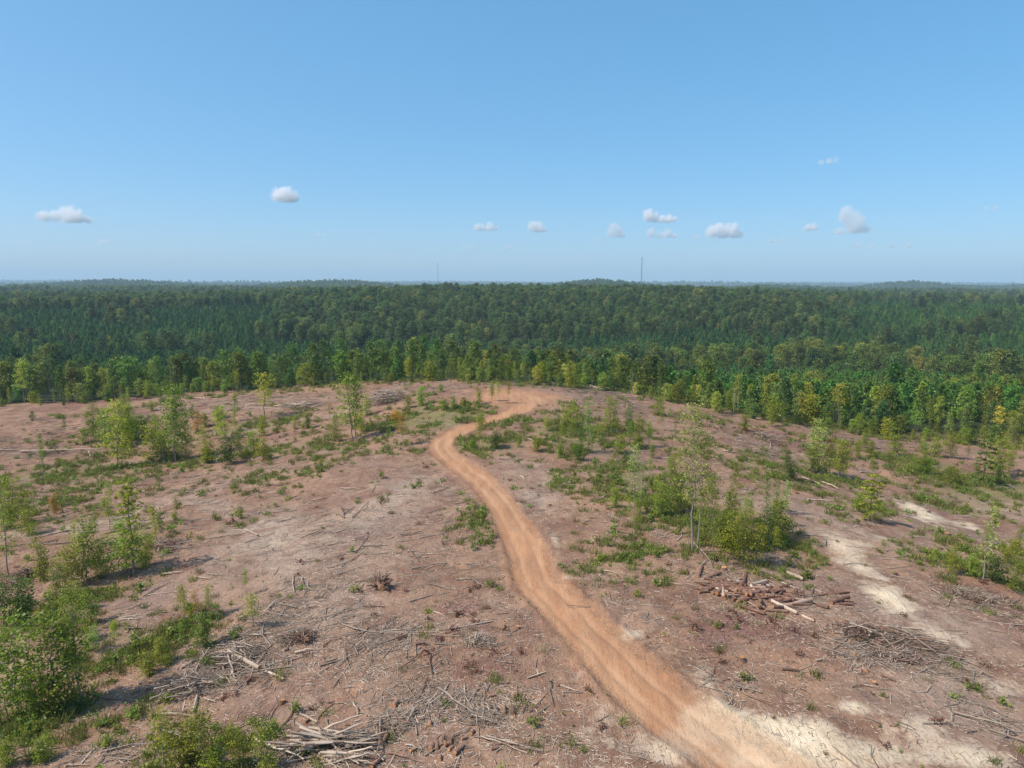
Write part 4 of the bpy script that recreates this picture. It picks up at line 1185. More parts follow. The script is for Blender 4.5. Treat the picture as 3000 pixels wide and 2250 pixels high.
M_DRY = leaf_material('dry grass', (0.22, 0.15, 0.08), (0.50, 0.38, 0.24), None, 0.3, 0.25)
# ground cover too small and too many to count
g = np.random.default_rng(23)


def polar_points(n, r0=27, r1=205, half=43):
    a = np.radians(g.uniform(-half, half, n)); r = np.exp(g.uniform(math.log(r0), math.log(r1), n))
    return r * np.sin(a), r * np.cos(a)


def on_clear(X, Y):
    d, _ = seg_dist(X, Y, TRACK)
    tzz = np.sqrt(((X - turn[0]) / turn[2]) ** 2 + ((Y - turn[1]) / turn[3]) ** 2)
    s = np.minimum.reduce([seg_dist(X, Y, L)[0] for L in SKIDS])
    return (d > 2.5) & (tzz > 1.08) & (Y < edge_y(X) + 5), s


X, Y = polar_points(120000)
ok, s_ = on_clear(X, Y)
gf = np.clip(patch_field(X, Y, GREEN_P), 0, 1) * (s_ > 2.0)
nz = fbm(X / 3.2, Y / 3.2, 131, 3)
eb = np.clip(1 - np.abs(Y - edge_y(X)) / 10.0, 0, 1)
gf = np.clip(gf + .45 * sstep(-.05, .5, fbm(X / 17, Y / 11, 63, 4)) * sstep(75, 125, np.hypot(X, Y)), 0, 1)
dens = gf * sstep(-0.35, 0.35, nz) * 1.1 + 0.5 * eb + 0.0025 + 0.008 * sstep(70, 140, np.hypot(X, Y))
k = ok & (g.uniform(size=len(X)) < dens)
X, Y, gf, nz = X[k], Y[k], gf[k], nz[k]
gc = template_collection('ground_cover_template', GRASS + WEEDS + FERN)
u = g.uniform(size=len(X))
idx = np.where(u < 0.60, g.integers(0, 4, len(X)), np.where(u < .74, 4 + g.integers(0, 5, len(X)), 9 + g.integers(0, 3, len(X))))
scatter('ground_cover_plants', np.column_stack([X, Y, height(X, Y) + .01]), idx, g.uniform(0, 6.28, len(X)), g.uniform(.5, 1.45, len(X)) * (0.8 + np.hypot(X, Y) / 300), gc, 'green grass tufts and seedlings creeping over the cleared ground', 'ground cover')
print('cover', len(X))
X, Y = polar_points(60000)
ok, s_ = on_clear(X, Y)
rf = np.clip(patch_field(X, Y, RED_P), 0, 1)
nz = fbm(X / 4, Y / 4, 133, 3)
far_ = sstep(60, 150, np.hypot(X, Y))
k = ok & (g.uniform(size=len(X)) < rf * 0.45 * sstep(-.3, .3, nz) * (0.25 + 0.75 * far_) + 0.10 * far_ * sstep(0, .4, nz) + .006)
X, Y = X[k], Y[k]
DRY = [blade_mesh(580 + k, 50, .5, .6, M_DRY) for k in range(2)]
dc = template_collection('dead_brush_template', DEADB + DRY)
scatter('dead_brush', np.column_stack([X, Y, height(X, Y) - .02]), np.where(g.uniform(size=len(X)) < .55, g.integers(0, 3, len(X)), 3 + g.integers(0, 2, len(X))), g.uniform(0, 6.28, len(X)), g.uniform(.35, 1.0, len(X)), dc, 'russet dead leaves and withered brush on the cleared ground', 'brush')
print('dead brush', len(X))

# ------------------------------------------------------------------ slash litter: countless small sticks
def stick_field(n, X, Y, L, rad, ang, pitch, lift, col_tone, g):
    """three-sided bent sticks as one mesh: verts, quads, tone"""
    n = len(X)
    d = np.column_stack([np.cos(ang) * np.cos(pitch), np.sin(ang) * np.cos(pitch), np.sin(pitch)])
    c = np.column_stack([X, Y, height(X, Y) + lift + rad * .6])
    bend = g.normal(0, .12, n)[:, None] * L[:, None]
    sdir = np.column_stack([-np.sin(ang), np.cos(ang), np.zeros(n)])
    up = np.cross(d, sdir)
    P = [c - d * L[:, None] / 2, c + sdir * bend, c + d * L[:, None] / 2]
    rs = [rad, rad * .85, rad * .5]
    V = []
    for p, r_ in zip(P, rs):
        for a in (math.pi / 2, math.pi * 7 / 6, math.pi * 11 / 6):
            V.append(p + (np.cos(a) * sdir + np.sin(a) * -up) * r_[:, None])
    V = np.stack(V, 1)           # n, 9, 3
    base = np.arange(n)[:, None] * 9
    qs = []
    for s in range(2):
        for e in range(3):
            qs.append(np.concatenate([base + s * 3 + e, base + s * 3 + (e + 1) % 3, base + s * 3 + 3 + (e + 1) % 3, base + s * 3 + 3 + e], 1))
    Q = np.stack(qs, 1).reshape(-1, 4)
    return V.reshape(-1, 3), Q, np.repeat(col_tone, 6)


SLASH_P = patches([(900, 1730, 90, 40, .8), (800, 1810, 110, 50, 1.0), (660, 1910, 110, 50, 1.2), (560, 2000, 120, 40, 1.2), (760, 1960, 130, 50, .8), (1000, 1800, 120, 60, .5), (1150, 1860, 120, 40, .8), (1080, 1930, 90, 50, .6), (1250, 2050, 120, 60, .9),
                   (1400, 2050, 120, 50, .7), (900, 2200, 120, 50, 1.0), (700, 2150, 120, 50, .5), (300, 2200, 160, 40, .7), (1300, 1570, 160, 120, .22), (1000, 1560, 200, 90, .3), (2600, 1900, 140, 50, 1.2), (2500, 1930, 100, 40, .8), (2750, 1950, 130, 50, .7),
                   (2300, 1740, 200, 40, .7), (2850, 1760, 130, 40, .9), (2850, 2080, 140, 50, .6), (2950, 2150, 80, 60, .5), (2200, 2020, 100, 40, .5), (2080, 1980, 60, 30, .5), (1450, 2170, 120, 30, .5), (2260, 1330, 80, 25, .8), (2200, 1300, 80, 25, .6), (130, 1280, 180, 40, .8),
                   (700, 1180, 160, 20, .9), (850, 1210, 140, 16, .7), (160, 1330, 200, 25, .7), (1560, 1128, 90, 8, 1.6), (1720, 1135, 80, 8, 1.6), (1260, 1140, 80, 8, .8), (500, 1620, 90, 30, .7), (350, 1820, 120, 40, .5), (1900, 1560, 90, 30, .5), (2120, 1680, 100, 25, .8), (1960, 1640, 60, 20, .5), (2350, 1560, 120, 40, .4)])
N = 150000
X, Y = polar_points(N, 26, 215, 44)
ok, s_ = on_clear(X, Y)
sf = patch_field(X, Y, SLASH_P)
sn = np.clip(patch_field(X, Y, SAND_P), 0, 1)
nz = fbm(X / 5, Y / 5, 141, 3)
gm = np.clip(patch_field(X, Y, GREEN_P), 0, 1)
dens = (0.10 + 0.42 * np.maximum(nz, 0)) * (1 - .8 * sn) * (1 - .6 * gm) * (s_ > 1.6) + 0.75 * sf
k = ok & (g.uniform(size=N) < np.clip(dens, 0, 1)) & (Y < edge_y(X))
X, Y, sf = X[k], Y[k], sf[k]
n = len(X); r_ = np.hypot(X, Y)
L = np.clip(np.exp(g.normal(-0.75, .62, n)) * (1 + .5 * sf) * (0.8 + r_ / 140), .15, 4.5)
rad = np.clip(0.008 + 0.015 * L * g.uniform(.4, 1.5, n), .010, .07)
ang = fbm(X / 16, Y / 16, 151, 2) * 2.2 + g.normal(0, .85, n) + np.where(g.uniform(size=n) < .2, 1.57, 0)
rf = np.clip(patch_field(X, Y, RED_P), 0, 1)
tone = np.clip(g.normal(.62, .28, n) - .2 * rf, 0, 1)
V, Q, t6 = stick_field(n, X, Y, L, rad, ang, g.normal(0, .05, n), np.where(sf > .5, g.uniform(0, .12, n), 0.0), tone, g)
# longer tops and poles on the farther slopes
a = np.radians(g.uniform(-42, 42, 60000)); r_ = np.sqrt(g.uniform(70 ** 2, 205 ** 2, 60000))
X, Y = r_ * np.sin(a), r_ * np.cos(a)
ok, s_ = on_clear(X, Y)
nz = fbm(X / 9, Y / 9, 147, 3)
k = ok & (Y < edge_y(X)) & (g.uniform(size=60000) < .22 * sstep(-.2, .5, nz) + .3 * patch_field(X, Y, SLASH_P))
X, Y = X[k], Y[k]; n2 = len(X)
L2 = np.exp(g.normal(.35, .5, n2))
V2, Q2, t62 = stick_field(n2, X, Y, L2, np.clip(.018 * L2 * g.uniform(.5, 1.3, n2), .018, .075), fbm(X / 20, Y / 20, 153, 2) * 1.2 + g.normal(0, .6, n2), g.normal(0, .04, n2), np.full(n2, .02), np.clip(g.normal(.68, .28, n2), 0, 1), g)
Q = np.concatenate([Q, Q2 + len(V)]); V = np.concatenate([V, V2]); t6 = np.concatenate([t6, t62]); n += n2
me = mesh_np('slash_litter', V, Q, [M_STICK], {'tone': t6})
stuff(put('slash_litter', me), 'countless pale sticks and twigs littering the cleared ground', 'slash litter')
print('litter', n)
# finer straight twigs and splinters between them
X, Y = polar_points(190000, 26, 130, 44)
ok, s_ = on_clear(X, Y)
sn = np.clip(patch_field(X, Y, SAND_P), 0, 1); gm = np.clip(patch_field(X, Y, GREEN_P), 0, 1); sf = patch_field(X, Y, SLASH_P)
k = ok & (g.uniform(size=len(X)) < np.clip((.22 + .6 * np.maximum(fbm(X / 4, Y / 4, 143, 3), -.2)) * (1 - .75 * sn) * (1 - .5 * gm) * (s_ > 1.2) + .4 * sf, 0, 1))
X, Y = X[k], Y[k]; n = len(X)
an = g.uniform(0, 6.28, n); Lf = np.exp(g.normal(-1.35, .45, n)); rf_ = g.uniform(.008, .024, n)
dx, dy = np.cos(an) * Lf / 2, np.sin(an) * Lf / 2
zc_ = height(X, Y) + .02
dz_ = g.normal(0, .12, n) * Lf
A_ = np.column_stack([X - dx, Y - dy, zc_ - dz_ * .5]); B_ = np.column_stack([X + dx, Y + dy, zc_ + dz_ * .5 + .01])
sd = np.column_stack([-np.sin(an), np.cos(an), np.zeros(n)]) * rf_[:, None]
up_ = np.array([0, 0, 1.0]) * rf_[:, None] * 1.3
V = np.stack([A_ - sd, A_ + sd, A_ + up_, B_ - sd * .6, B_ + sd * .6, B_ + up_ * .6], 1).reshape(-1, 3)
b6 = np.arange(n)[:, None] * 6
Q = np.stack([np.concatenate([b6 + a0, b6 + a1, b6 + 3 + a1, b6 + 3 + a0], 1) for a0, a1 in ((0, 2), (2, 1))], 1).reshape(-1, 4)
stuff(put('fine_twigs', mesh_np('fine_twigs', V, Q, [M_STICK], {'tone': np.repeat(np.clip(g.normal(.6, .32, n), 0, 1), 2)})), 'fine pale twigs and splinters carpeting the cleared ground', 'twigs')
print('fine', n)
# bark chips on the red litter
X, Y = polar_points(90000, 26, 120, 44)
ok, s_ = on_clear(X, Y)
rf = np.clip(patch_field(X, Y, RED_P), 0, 1)
k = ok & (g.uniform(size=len(X)) < rf * .55 + .03)
X, Y = X[k], Y[k]; n = len(X)
Lc = g.uniform(.12, .38, n)
V, Q, t6 = stick_field(n, X, Y, Lc, g.uniform(.015, .035, n), g.uniform(0, 3.14, n), g.normal(0, .25, n), g.uniform(0, .05, n), np.clip(g.normal(.55, .25, n), 0, 1), g)
stuff(put('bark_chips', mesh_np('bark_chips', V, Q, [M_LOGBARK], {'tone': t6})), 'red brown bark chips strewn in patches on the ground', 'bark chips')
print('chips', n)


# ------------------------------------------------------------------ logs, poles, rounds, stumps
def log_mesh(seed, n=10, m=6, taper=.12, bend=.03, stub=True, bark=None, pale=False):
    """a log of length 1 along X, radius 1 in YZ (scaled on placing), with bark bumps, knot stubs and sawn ends"""
    g = np.random.default_rng(seed)
    V, Q, Tn = [], [], []
    a = np.arange(n) / n * 2 * np.pi
    xs_ = np.linspace(-.5, .5, m)
    bump = 1 + .07 * np.sin(a * 2 + g.uniform(0, 6)) + .05 * np.sin(a * 3 + g.uniform(0, 6))
    by, bz = g.normal(0, bend, 2)
    rows = []
    for k, x in enumerate(xs_):
        r = (1 - taper * (x + .5)) * bump * (1 + g.normal(0, .03, n))
        rows.append(np.column_stack([np.full(n, x) + g.normal(0, .004, n) * (0 < k < m - 1), np.cos(a) * r + by * 8 * (x * x), np.sin(a) * r + bz * 4 * (x * x)]))
    acc = Acc()
    V = np.concatenate(rows)
    i = np.arange(m - 1)[:, None] * n; j = np.arange(n)[None]
    Q = np.stack([i + j, i + (j + 1) % n, i + n + (j + 1) % n, i + n + j], -1).reshape(-1, 4)
    acc.add(V, Q[:, ::-1], m=0, tone=np.clip(g.normal(.5, .15, len(Q)), 0, 1))
    for e, row in ((0, rows[0]), (1, rows[-1])):
        c = row.mean(0)
        ring = c + (row - c) * .96
        VV = np.vstack([ring, c[None] + [[-.006 if e == 0 else .006, 0, 0]]])
        tr = np.array([(q, (q + 1) % n, n) for q in range(n)])
        acc.add(VV, T=tr if e else tr[:, ::-1], m=1, tone=g.uniform(.3, .9))
    if stub:
        for s in range(2):
            x = g.uniform(-.35, .35); aa_ = g.uniform(0.2, 2.9)
            d = np.array([0.02, math.cos(aa_), math.sin(aa_)])
            p = np.array([x, 0, 0]) + d * .85
            Vs, Qs = tube(np.array([p, p + d * .5, p + d * .62]) * 1.0, [.10, .07, .03], 4)
            Vs[:, 0] = x + (Vs[:, 0] - x) * .12
            acc.add(Vs, Qs, m=0, tone=.4)
    return acc.mesh('log', [bark or M_LOGBARK, M_CUT], False)


def pole_mesh(seed, bark, forks=3):
    """a thin crooked pole of length 1 along X, butt radius 1 (scaled), with broken side branches"""
    g = np.random.default_rng(seed)
    acc = Acc()
    m = 8
    x = np.linspace(-.5, .5, m)
    w = np.cumsum(g.normal(0, .022, m)); w -= np.linspace(w[0], w[-1], m)
    z = np.cumsum(g.normal(0, .006, m)); z -= np.linspace(z[0], z[-1], m)
    pts = np.column_stack([x, w, z])
    rad = np.linspace(1, .42, m)
    a = np.arange(6) / 6 * 2 * np.pi
    rows = np.stack([np.column_stack([np.full(6, x[k]), w[k] * 40 + np.cos(a) * rad[k], z[k] * 40 + np.sin(a) * rad[k]]) for k in range(m)])
    i = np.arange(m - 1)[:, None] * 6; j = np.arange(6)[None]
    Q = np.stack([i + j, i + (j + 1) % 6, i + 6 + (j + 1) % 6, i + 6 + j], -1).reshape(-1, 4)
    acc.add(rows.reshape(-1, 3), Q[:, ::-1], m=0, tone=np.clip(g.normal(.55, .2, len(Q)), 0, 1))
    for e, k in ((0, 0), (1, m - 1)):
        row = rows[k]; c = row.mean(0)
        tr = np.array([(q, (q + 1) % 6, 6) for q in range(6)])
        acc.add(np.vstack([row, c[None]]), T=tr if e else tr[:, ::-1], m=1, tone=.6)
    for s in range(forks):
        k = g.integers(2, m - 1)
        c = rows[k].mean(0); d = np.array([g.uniform(.03, .10), g.normal(0, 5), abs(g.normal(0, 2))])
        P = np.array([c, c + d * .5, c + d])
        Vs = np.concatenate([np.column_stack([np.full(3, p[0]) + 0.002 * np.cos(np.arange(3) * 2.09), p[1] + q * np.cos(np.arange(3) * 2.09), p[2] + q * np.sin(np.arange(3) * 2.09)]) for p, q in zip(P, (.35, .25, .1))])
        Qs = np.array([(b_ * 3 + e, b_ * 3 + (e + 1) % 3, b_ * 3 + 3 + (e + 1) % 3, b_ * 3 + 3 + e) for b_ in range(2) for e in range(3)])
        acc.add(Vs, Qs, m=0, tone=.5)
    return acc.mesh('pole', [bark, M_PALEWOOD], False)


LOGS = [log_mesh(600 + k) for k in range(6)]
PALELOGS = [log_mesh(620 + k, bark=M_PALEWOOD) for k in range(3)]
POLES = [pole_mesh(640 + k, M_STICK, 2 + k % 3) for k in range(6)]
BROWNPOLES = [pole_mesh(660 + k, M_LOGBARK, 2) for k in range(4)]
PALEPOLES = [pole_mesh(680 + k, M_PALEWOOD, 3) for k in range(4)]


def lay(name, me, A, B, rad, lift=0.0, color=None):
    """lay a unit log or pole between two ground points"""
    A = Vector(A); B = Vector(B)
    d = B - A; L = d.length
    rot = d.to_track_quat('X', 'Z') @ Vector((1, 0, 0)).rotation_difference(Vector((1, 0, 0)))
    q = d.to_track_quat('X', 'Z')
    o = put(name, me, (A + B) / 2 + Vector((0, 0, rad * .75 + lift)), (0, 0, 0), (L, rad, rad), color=color)
    o.rotation_mode = 'QUATERNION'; o.rotation_quaternion = q
    return o


# large pieces that can be picked out in the photograph: (x1, y1, x2, y2, thickness px, sort, lift m)
PIECES = [
    (1284, 2024, 1402, 2112, 7, 'p', .30), (1155, 2085, 1290, 2081, 5, 'g', .1), (1352, 2049, 1440, 2036, 4, 'g', .1), (1246, 2010, 1225, 2052, 6, 'b', .1), (1254, 1990, 1230, 2022, 5, 'b', .1), (1262, 1925, 1264, 1975, 6, 'b', .2),
    (1165, 1962, 1240, 1910, 5, 'b', .05), (1240, 1910, 1335, 1885, 3, 'g', .05), (1035, 1845, 1130, 1860, 4, 'p', .1), (1110, 1856, 1255, 1837, 5, 'p', .1), (1110, 1858, 1310, 1855, 4, 'p', .15), (1180, 1860, 1370, 1868, 4, 'p', .1),
    (1020, 1905, 1082, 1838, 4, 'b', .05), (1040, 1910, 1068, 1884, 5, 'b', .05), (1008, 1828, 1110, 1818, 3, 'p', .05), (1272, 1794, 1312, 1812, 4, 'p', .05), (1545, 1989, 1598, 1971, 5, 'c', .05), (1573, 1966, 1578, 1978, 4, 'c', .05),
    (1642, 2012, 1705, 2032, 6, 'p', .1), (1650, 2030, 1708, 2034, 4, 'g', .05), (1605, 1996, 1618, 2076, 5, 'g', .35), (1550, 2088, 1606, 2030, 4, 'b', .1), (1530, 2092, 1550, 2050, 4, 'b', .1), (1465, 2042, 1530, 2076, 4, 'p', .1), (1740, 2118, 1785, 2096, 4, 'b', .05),
    (1410, 2168, 1545, 2218, 6, 'p', .35), (1425, 2166, 1585, 2208, 5, 'p', .3), (1450, 2185, 1585, 2190, 4, 'b', .2), (1520, 2196, 1588, 2208, 4, 'p', .2), (1515, 2190, 1565, 2180, 4, 'b', .35), (1560, 2245, 1592, 2224, 5, 'b', .1),
    (1135, 2210, 1240, 2240, 6, 'b', .1), (1325, 2162, 1378, 2136, 5, 'c', .2), (1188, 2186, 1230, 2198, 6, 'p', .1), (1115, 2120, 1098, 2235, 8, 'g', .5), (1035, 2062, 1050, 2098, 7, 'p', .1),
    (1200, 1762, 1320, 1735, 4, 'p', .05), (1205, 1670, 1310, 1652, 5, 'p', .1), (1040, 1708, 1130, 1690, 3, 'g', .05), (1015, 1695, 1038, 1722, 4, 'p', .05), (1270, 1715, 1350, 1734, 4, 'g', .1), (1335, 1700, 1385, 1698, 4, 'p', .05),
    (705, 1545, 756, 1570, 5, 'c', .05), (1030, 1518, 1080, 1470, 4, 'b', .05), (1040, 1622, 1080, 1570, 3, 'b', .05), (1000, 1660, 1068, 1618, 4, 'g', .05), (1320, 1597, 1378, 1572, 4, 'b', .05), (1230, 1577, 1300, 1566, 3, 'g', .05), (1245, 1624, 1298, 1626, 3, 'p', .05),
    (1160, 1452, 1230, 1463, 3, 'p', .05), (1270, 1445, 1318, 1430, 3, 'b', .05), (1000, 1432, 1056, 1434, 4, 'p', .05), (1000, 1488, 1010, 1520, 4, 'g', .05), (1005, 1510, 1040, 1485, 4, 'g', .05), (1365, 1512, 1400, 1514, 3, 'p', .05),
    (1540, 1286, 1572, 1300, 5, 'p', .1), (1460, 1345, 1512, 1348, 4, 'p', .05), (1526, 1396, 1540, 1410, 4, 'p', .05), (1745, 1468, 1792, 1450, 4, 'p', .1), (1942, 1345, 2000, 1345, 4, 'p', .1), (1810, 1638, 1875, 1600, 3, 'p', .2), (1764, 1672, 1812, 1684, 4, 'p', .05),
    (2118, 1322, 2148, 1328, 5, 'q', .05), (2365, 1465, 2440, 1470, 6, 'q', .05), (2350, 1568, 2425, 1574, 4, 'p', .1), (2250, 1634, 2310, 1637, 4, 'q', .05), (2630, 1470, 2650, 1478, 4, 'p', .05), (2400, 1515, 2440, 1535, 4, 'g', .05), (2350, 1400, 2420, 1432, 5, 'p', .1), (2405, 1412, 2455, 1435, 5, 'q', .1),
    (2030, 1595, 2085, 1660, 5, 'p', .3), (2055, 1660, 2088, 1630, 4, 'p', .2), (2000, 1655, 2040, 1668, 3, 'g', .05), (2060, 1636, 2010, 1570, 4, 'g', .2),
    (2305, 1682, 2352, 1702, 11, 'c', .1), (2260, 1766, 2335, 1802, 10, 'c', .15), (2185, 1763, 2230, 1796, 6, 'p', .1), (2080, 1700, 2125, 1722, 6, 'b', .1), (2010, 1712, 2045, 1722, 4, 'p', .05), (2330, 1760, 2410, 1775, 8, 'p', .2), (2290, 1710, 2340, 1730, 5, 'q', .1), (2350, 1806, 2385, 1822, 6, 'c', .05),
    (2390, 1936, 2412, 1937, 7, 'q', .05), (2290, 1963, 2340, 1968, 9, 'r', .08), (2580, 1980, 2622, 1998, 6, 'r', .08), (2590, 1858, 2632, 1876, 7, 'q', .2), (2560, 1835, 2700, 1846, 4, 'c', .1), (2440, 1830, 2485, 1840, 5, 'b', .05), (2445, 1856, 2500, 1862, 6, 'c', .1),
    (2600, 1840, 2780, 1905, 5, 'g', .35), (2620, 1850, 2800, 1890, 4, 'p', .3), (2650, 1870, 2815, 1905, 4, 'g', .3), (2440, 1915, 2490, 1950, 5, 'b', .05), (2172, 2030, 2280, 2080, 4, 'b', .1), (2205, 2042, 2330, 2085, 4, 'b', .1), (2280, 2066, 2325, 2062, 3, 'b', .05),
    (2060, 1965, 2082, 1984, 5, 'b', .05), (2090, 1990, 2120, 2014, 5, 'b', .05), (2115, 1998, 2140, 1990, 4, 'b', .05), (2145, 1990, 2170, 2002, 4, 'b', .05), (2165, 2022, 2195, 2002, 4, 'b', .05), (2340, 2015, 2375, 2035, 4, 'g', .05), (2495, 2016, 2545, 2004, 4, 'b', .1), (2530, 2010, 2575, 2016, 4, 'q', .1), (2420, 2070, 2452, 2078, 5, 'p', .05),
    (2700, 2122, 2830, 2126, 5, 'q', .15), (2790, 2092, 2955, 2136, 6, 'q', .2), (2785, 2118, 2792, 2092, 4, 'q', .3), (2605, 2128, 2640, 2136, 5, 'b', .05), (2630, 2115, 2685, 2140, 3, 'g', .05), (2950, 2040, 3000, 2046, 4, 'p', .1), (2920, 2044, 2960, 2048, 4, 'p', .1), (2830, 2148, 2880, 2138, 4, 'b', .05),
    (2955, 1845, 2990, 1828, 4, 'p', .05), (2700, 1870, 2720, 1890, 4, 'q', .05),
    (315, 1818, 405, 1814, 5, 'q', .05), (310, 1820, 495, 1794, 4, 'p', .1), (470, 1685, 535, 1677, 6, 'q', .1), (570, 1692, 625, 1698, 5, 'p', .05), (605, 1684, 655, 1686, 4, 'p', .05), (420, 1750, 500, 1707, 4, 'g', .1), (430, 1745, 520, 1735, 3, 'p', .05), (505, 1887, 575, 1856, 6, 'p', .1), (380, 1910, 412, 1938, 5, 'c', .05), (530, 1962, 590, 1930, 6, 'p', .1),
    (670, 1918, 760, 1966, 12, 'c', .25), (655, 1970, 682, 1936, 8, 'b', .3), (740, 1935, 800, 1898, 6, 'b', .3), (720, 2010, 740, 1985, 10, 'b', .2), (780, 1970, 832, 1994, 7, 'c', .1), (430, 2020, 490, 2010, 8, 'q', .15), (565, 2092, 578, 2044, 8, 'c', .15), (600, 2048, 630, 2062, 6, 'q', .1), (865, 1915, 920, 1908, 8, 'q', .1), (830, 1910, 855, 1892, 7, 'b', .1), (945, 1898, 970, 1876, 5, 'b', .1), (730, 1868, 800, 1860, 6, 'p', .2),
    (455, 2100, 560, 2085, 5, 'g', .1), (460, 2095, 595, 2105, 6, 'p', .2), (755, 2160, 815, 2060, 7, 'g', .2), (775, 2130, 790, 2180, 6, 'g', .1), (825, 2130, 875, 2060, 6, 'b', .1), (880, 2095, 930, 2120, 7, 'c', .1), (930, 2110, 980, 2060, 5, 'b', .05), (750, 2178, 890, 2238, 10, 'q', .35), (70, 2250, 92, 2214, 7, 'b', .2), (190, 2250, 235, 2220, 6, 'b', .1), (200, 2246, 260, 2246, 7, 'q', .1), (30, 2230, 110, 2210, 5, 'p', .1),
    (1660, 1775, 1860, 1790, 3, 'g', .05), (1850, 1770, 2000, 1790, 3, 'g', .05), (1830, 1806, 1840, 1810, 4, 'q', .05), (1910, 1704, 2000, 1716, 6, 'q', .1), (1950, 1668, 1990, 1690, 4, 'p', .1),
    (0, 1320, 90, 1325, 5, 'p', .1), (60, 1325, 300, 1316, 5, 'p', .1), (260, 1325, 268, 1338, 5, 'q', .1), (230, 1255, 255, 1262, 4, 'p', .1), (565, 1168, 600, 1170, 5, 'q', .1), (800, 1193, 920, 1180, 5, 'q', .1), (715, 1280, 750, 1290, 4, 'q', .1), (380, 1358, 400, 1380, 4, 'p', .1),
    (1140, 1228, 1010, 1300, 3, 'g', .1), (2225, 1275, 2265, 1265, 4, 'p', .2), (2052, 1222, 2100, 1230, 4, 'q', .1), (2580, 1255, 2620, 1256, 4, 'q', .1), (2650, 1338, 2700, 1343, 4, 'p', .1), (2580, 1338, 2640, 1340, 4, 'p', .1), (2520, 1384, 2580, 1386, 4, 'q', .1),
]
SORT = {'p': (POLES, 'weathered grey pole'), 'g': (POLES, 'thin grey stick'), 'b': (BROWNPOLES, 'brown crooked pole'), 'q': (PALEPOLES, 'pale peeled pole'), 'c': (PALELOGS, 'split tan log'), 'r': (LOGS, 'reddish bark log')}
pa = np.array([(a, b) for a, b, c, d, *_ in PIECES] + [(c, d) for a, b, c, d, *_ in PIECES], float)
pp, ptt = ground_at(pa[:, 0], pa[:, 1])
nP = len(PIECES)
for k, (x1, y1, x2, y2, th, so, lift) in enumerate(PIECES):
    A, B = pp[k], pp[k + nP]
    rad = th * 0.5 * ptt[k] / FPX * .95
    Lm = math.dist(A, B)
    rad = min(rad, Lm * .25)
    mesh = R.choice(SORT[so][0])
    o = lay('log' if so in 'cr' else 'branch', mesh, A, B, rad, lift * .6, (.62, .6, .62) if so == 'g' else None)
    nm = ('long ' if Lm > 4.5 else 'short ' if Lm < 1.4 else '') + SORT[so][1]
    reg(o, nm + ' lying ' + where((x1 + x2) / 2, (y1 + y2) / 2), 'log' if so in 'cr' else 'branch', 'felled logs and poles on the ground', (x1 + x2) / 2)

# short cut rounds near the bottom edge: (x, y, length px, thickness px, angle)
ROUNDS = [(1159, 2066, 22, 15, 80), (1264, 2195, 24, 16, 85), (1280, 2190, 26, 12, 95), (1345, 2200, 34, 16, 55), (1320, 2175, 12, 12, 80), (1312, 2184, 16, 14, 20), (1383, 2150, 14, 12, 70), (1259, 2125, 18, 12, 95), (1477, 2085, 28, 13, 92), (1503, 2085, 28, 13, 88), (1439, 2042, 14, 12, 15),
          (1360, 2086, 12, 10, 90), (1320, 2196, 14, 10, 60), (1448, 2196, 18, 11, 20), (1513, 2038, 14, 10, 80), (1100, 2240, 30, 14, 62), (1130, 2165, 32, 13, 80), (1232, 2110, 10, 9, 0), (1360, 2166, 16, 11, 30), (1300, 2165, 12, 9, 80), (1288, 2225, 14, 13, 90), (1210, 2200, 14, 10, 40), (900, 2115, 18, 10, 60), (970, 2060, 12, 9, 10),
          (2533, 1968, 16, 12, 90), (1230, 1888, 22, 11, 10), (1310, 1856, 12, 7, 10), (420, 1538, 0, 0, 0), (827, 2061, 14, 12, 70)]
for (px, py, Lp, th, an) in ROUNDS:
    if not Lp:
        continue
    p, t = ground_at(px, py); p = p[0]; t = t[0]
    L = max(.35, Lp * t / FPX * 1.15); r_ = th * .5 * t / FPX
    a = math.radians(an)
    d = Vector((math.cos(a), math.sin(a) * 1.0, 0)) * L / 2
    A = Vector(p) + d; B = Vector(p) - d
    o = lay('log', R.choice(LOGS), A, B, r_, 0.02, (1.25, 1.2, 1.15) if R.random() < .5 else None)
    reg(o, ('thick ' if th > 12 else 'slim ' if th < 10 else '') + 'short sawn log round with orange cut face ' + where(px, py), 'log', 'short sawn rounds', px)

# the scattered log pile across the track
LP_N = 0
for k in range(110):
    if k < 78:
        px = R.gauss(2200, 88); py = 1738 + (px - 2200) * .15 + R.gauss(0, 18)
    else:
        px = R.uniform(2040, 2480); py = 1728 + (px - 2195) * .14 + R.gauss(0, 14)
    p, t = ground_at(px, py); p = p[0]; t = t[0]
    L = R.uniform(.7, 1.9) if R.random() < .8 else R.uniform(1.9, 3.2); r_ = R.uniform(.085, .17)
    a = math.radians(R.gauss(-20, 40) + (90 if R.random() < .3 else 0))
    d = Vector((math.cos(a), math.sin(a), R.gauss(0, .08))) * L / 2
    core = math.exp(-((px - 2200) / 70) ** 2 - ((py - 1738) / 20) ** 2)
    lift = R.uniform(0, .28) * core
    A = Vector(p) + d; B = Vector(p) - d
    pale = R.random() < .12
    o = lay('log', R.choice(PALELOGS if pale else LOGS), A, B, r_, max(lift, 0.0), (.8, .72, .72) if R.random() < .5 else None)
    row = 'back' if py < 1738 + (px - 2200) * .15 else 'front'
    pos_ = row + (' at the upper end of' if px < 2100 else ' left of the middle of' if px < 2165 else ' in the middle of' if px < 2225 else ' right of the middle of' if px < 2300 else ' at the trailing end of')
    lab = ('long ' if L > 2.2 else 'stubby ' if L < 1.2 else '') + ('pale peeled' if pale else 'reddish bark') + ' log in ' + pos_ + ' the scattered log pile'
    reg(o, lab, 'log', 'logs of the scattered pile', px)
    LP_N += 1
print('pile logs', LP_N)


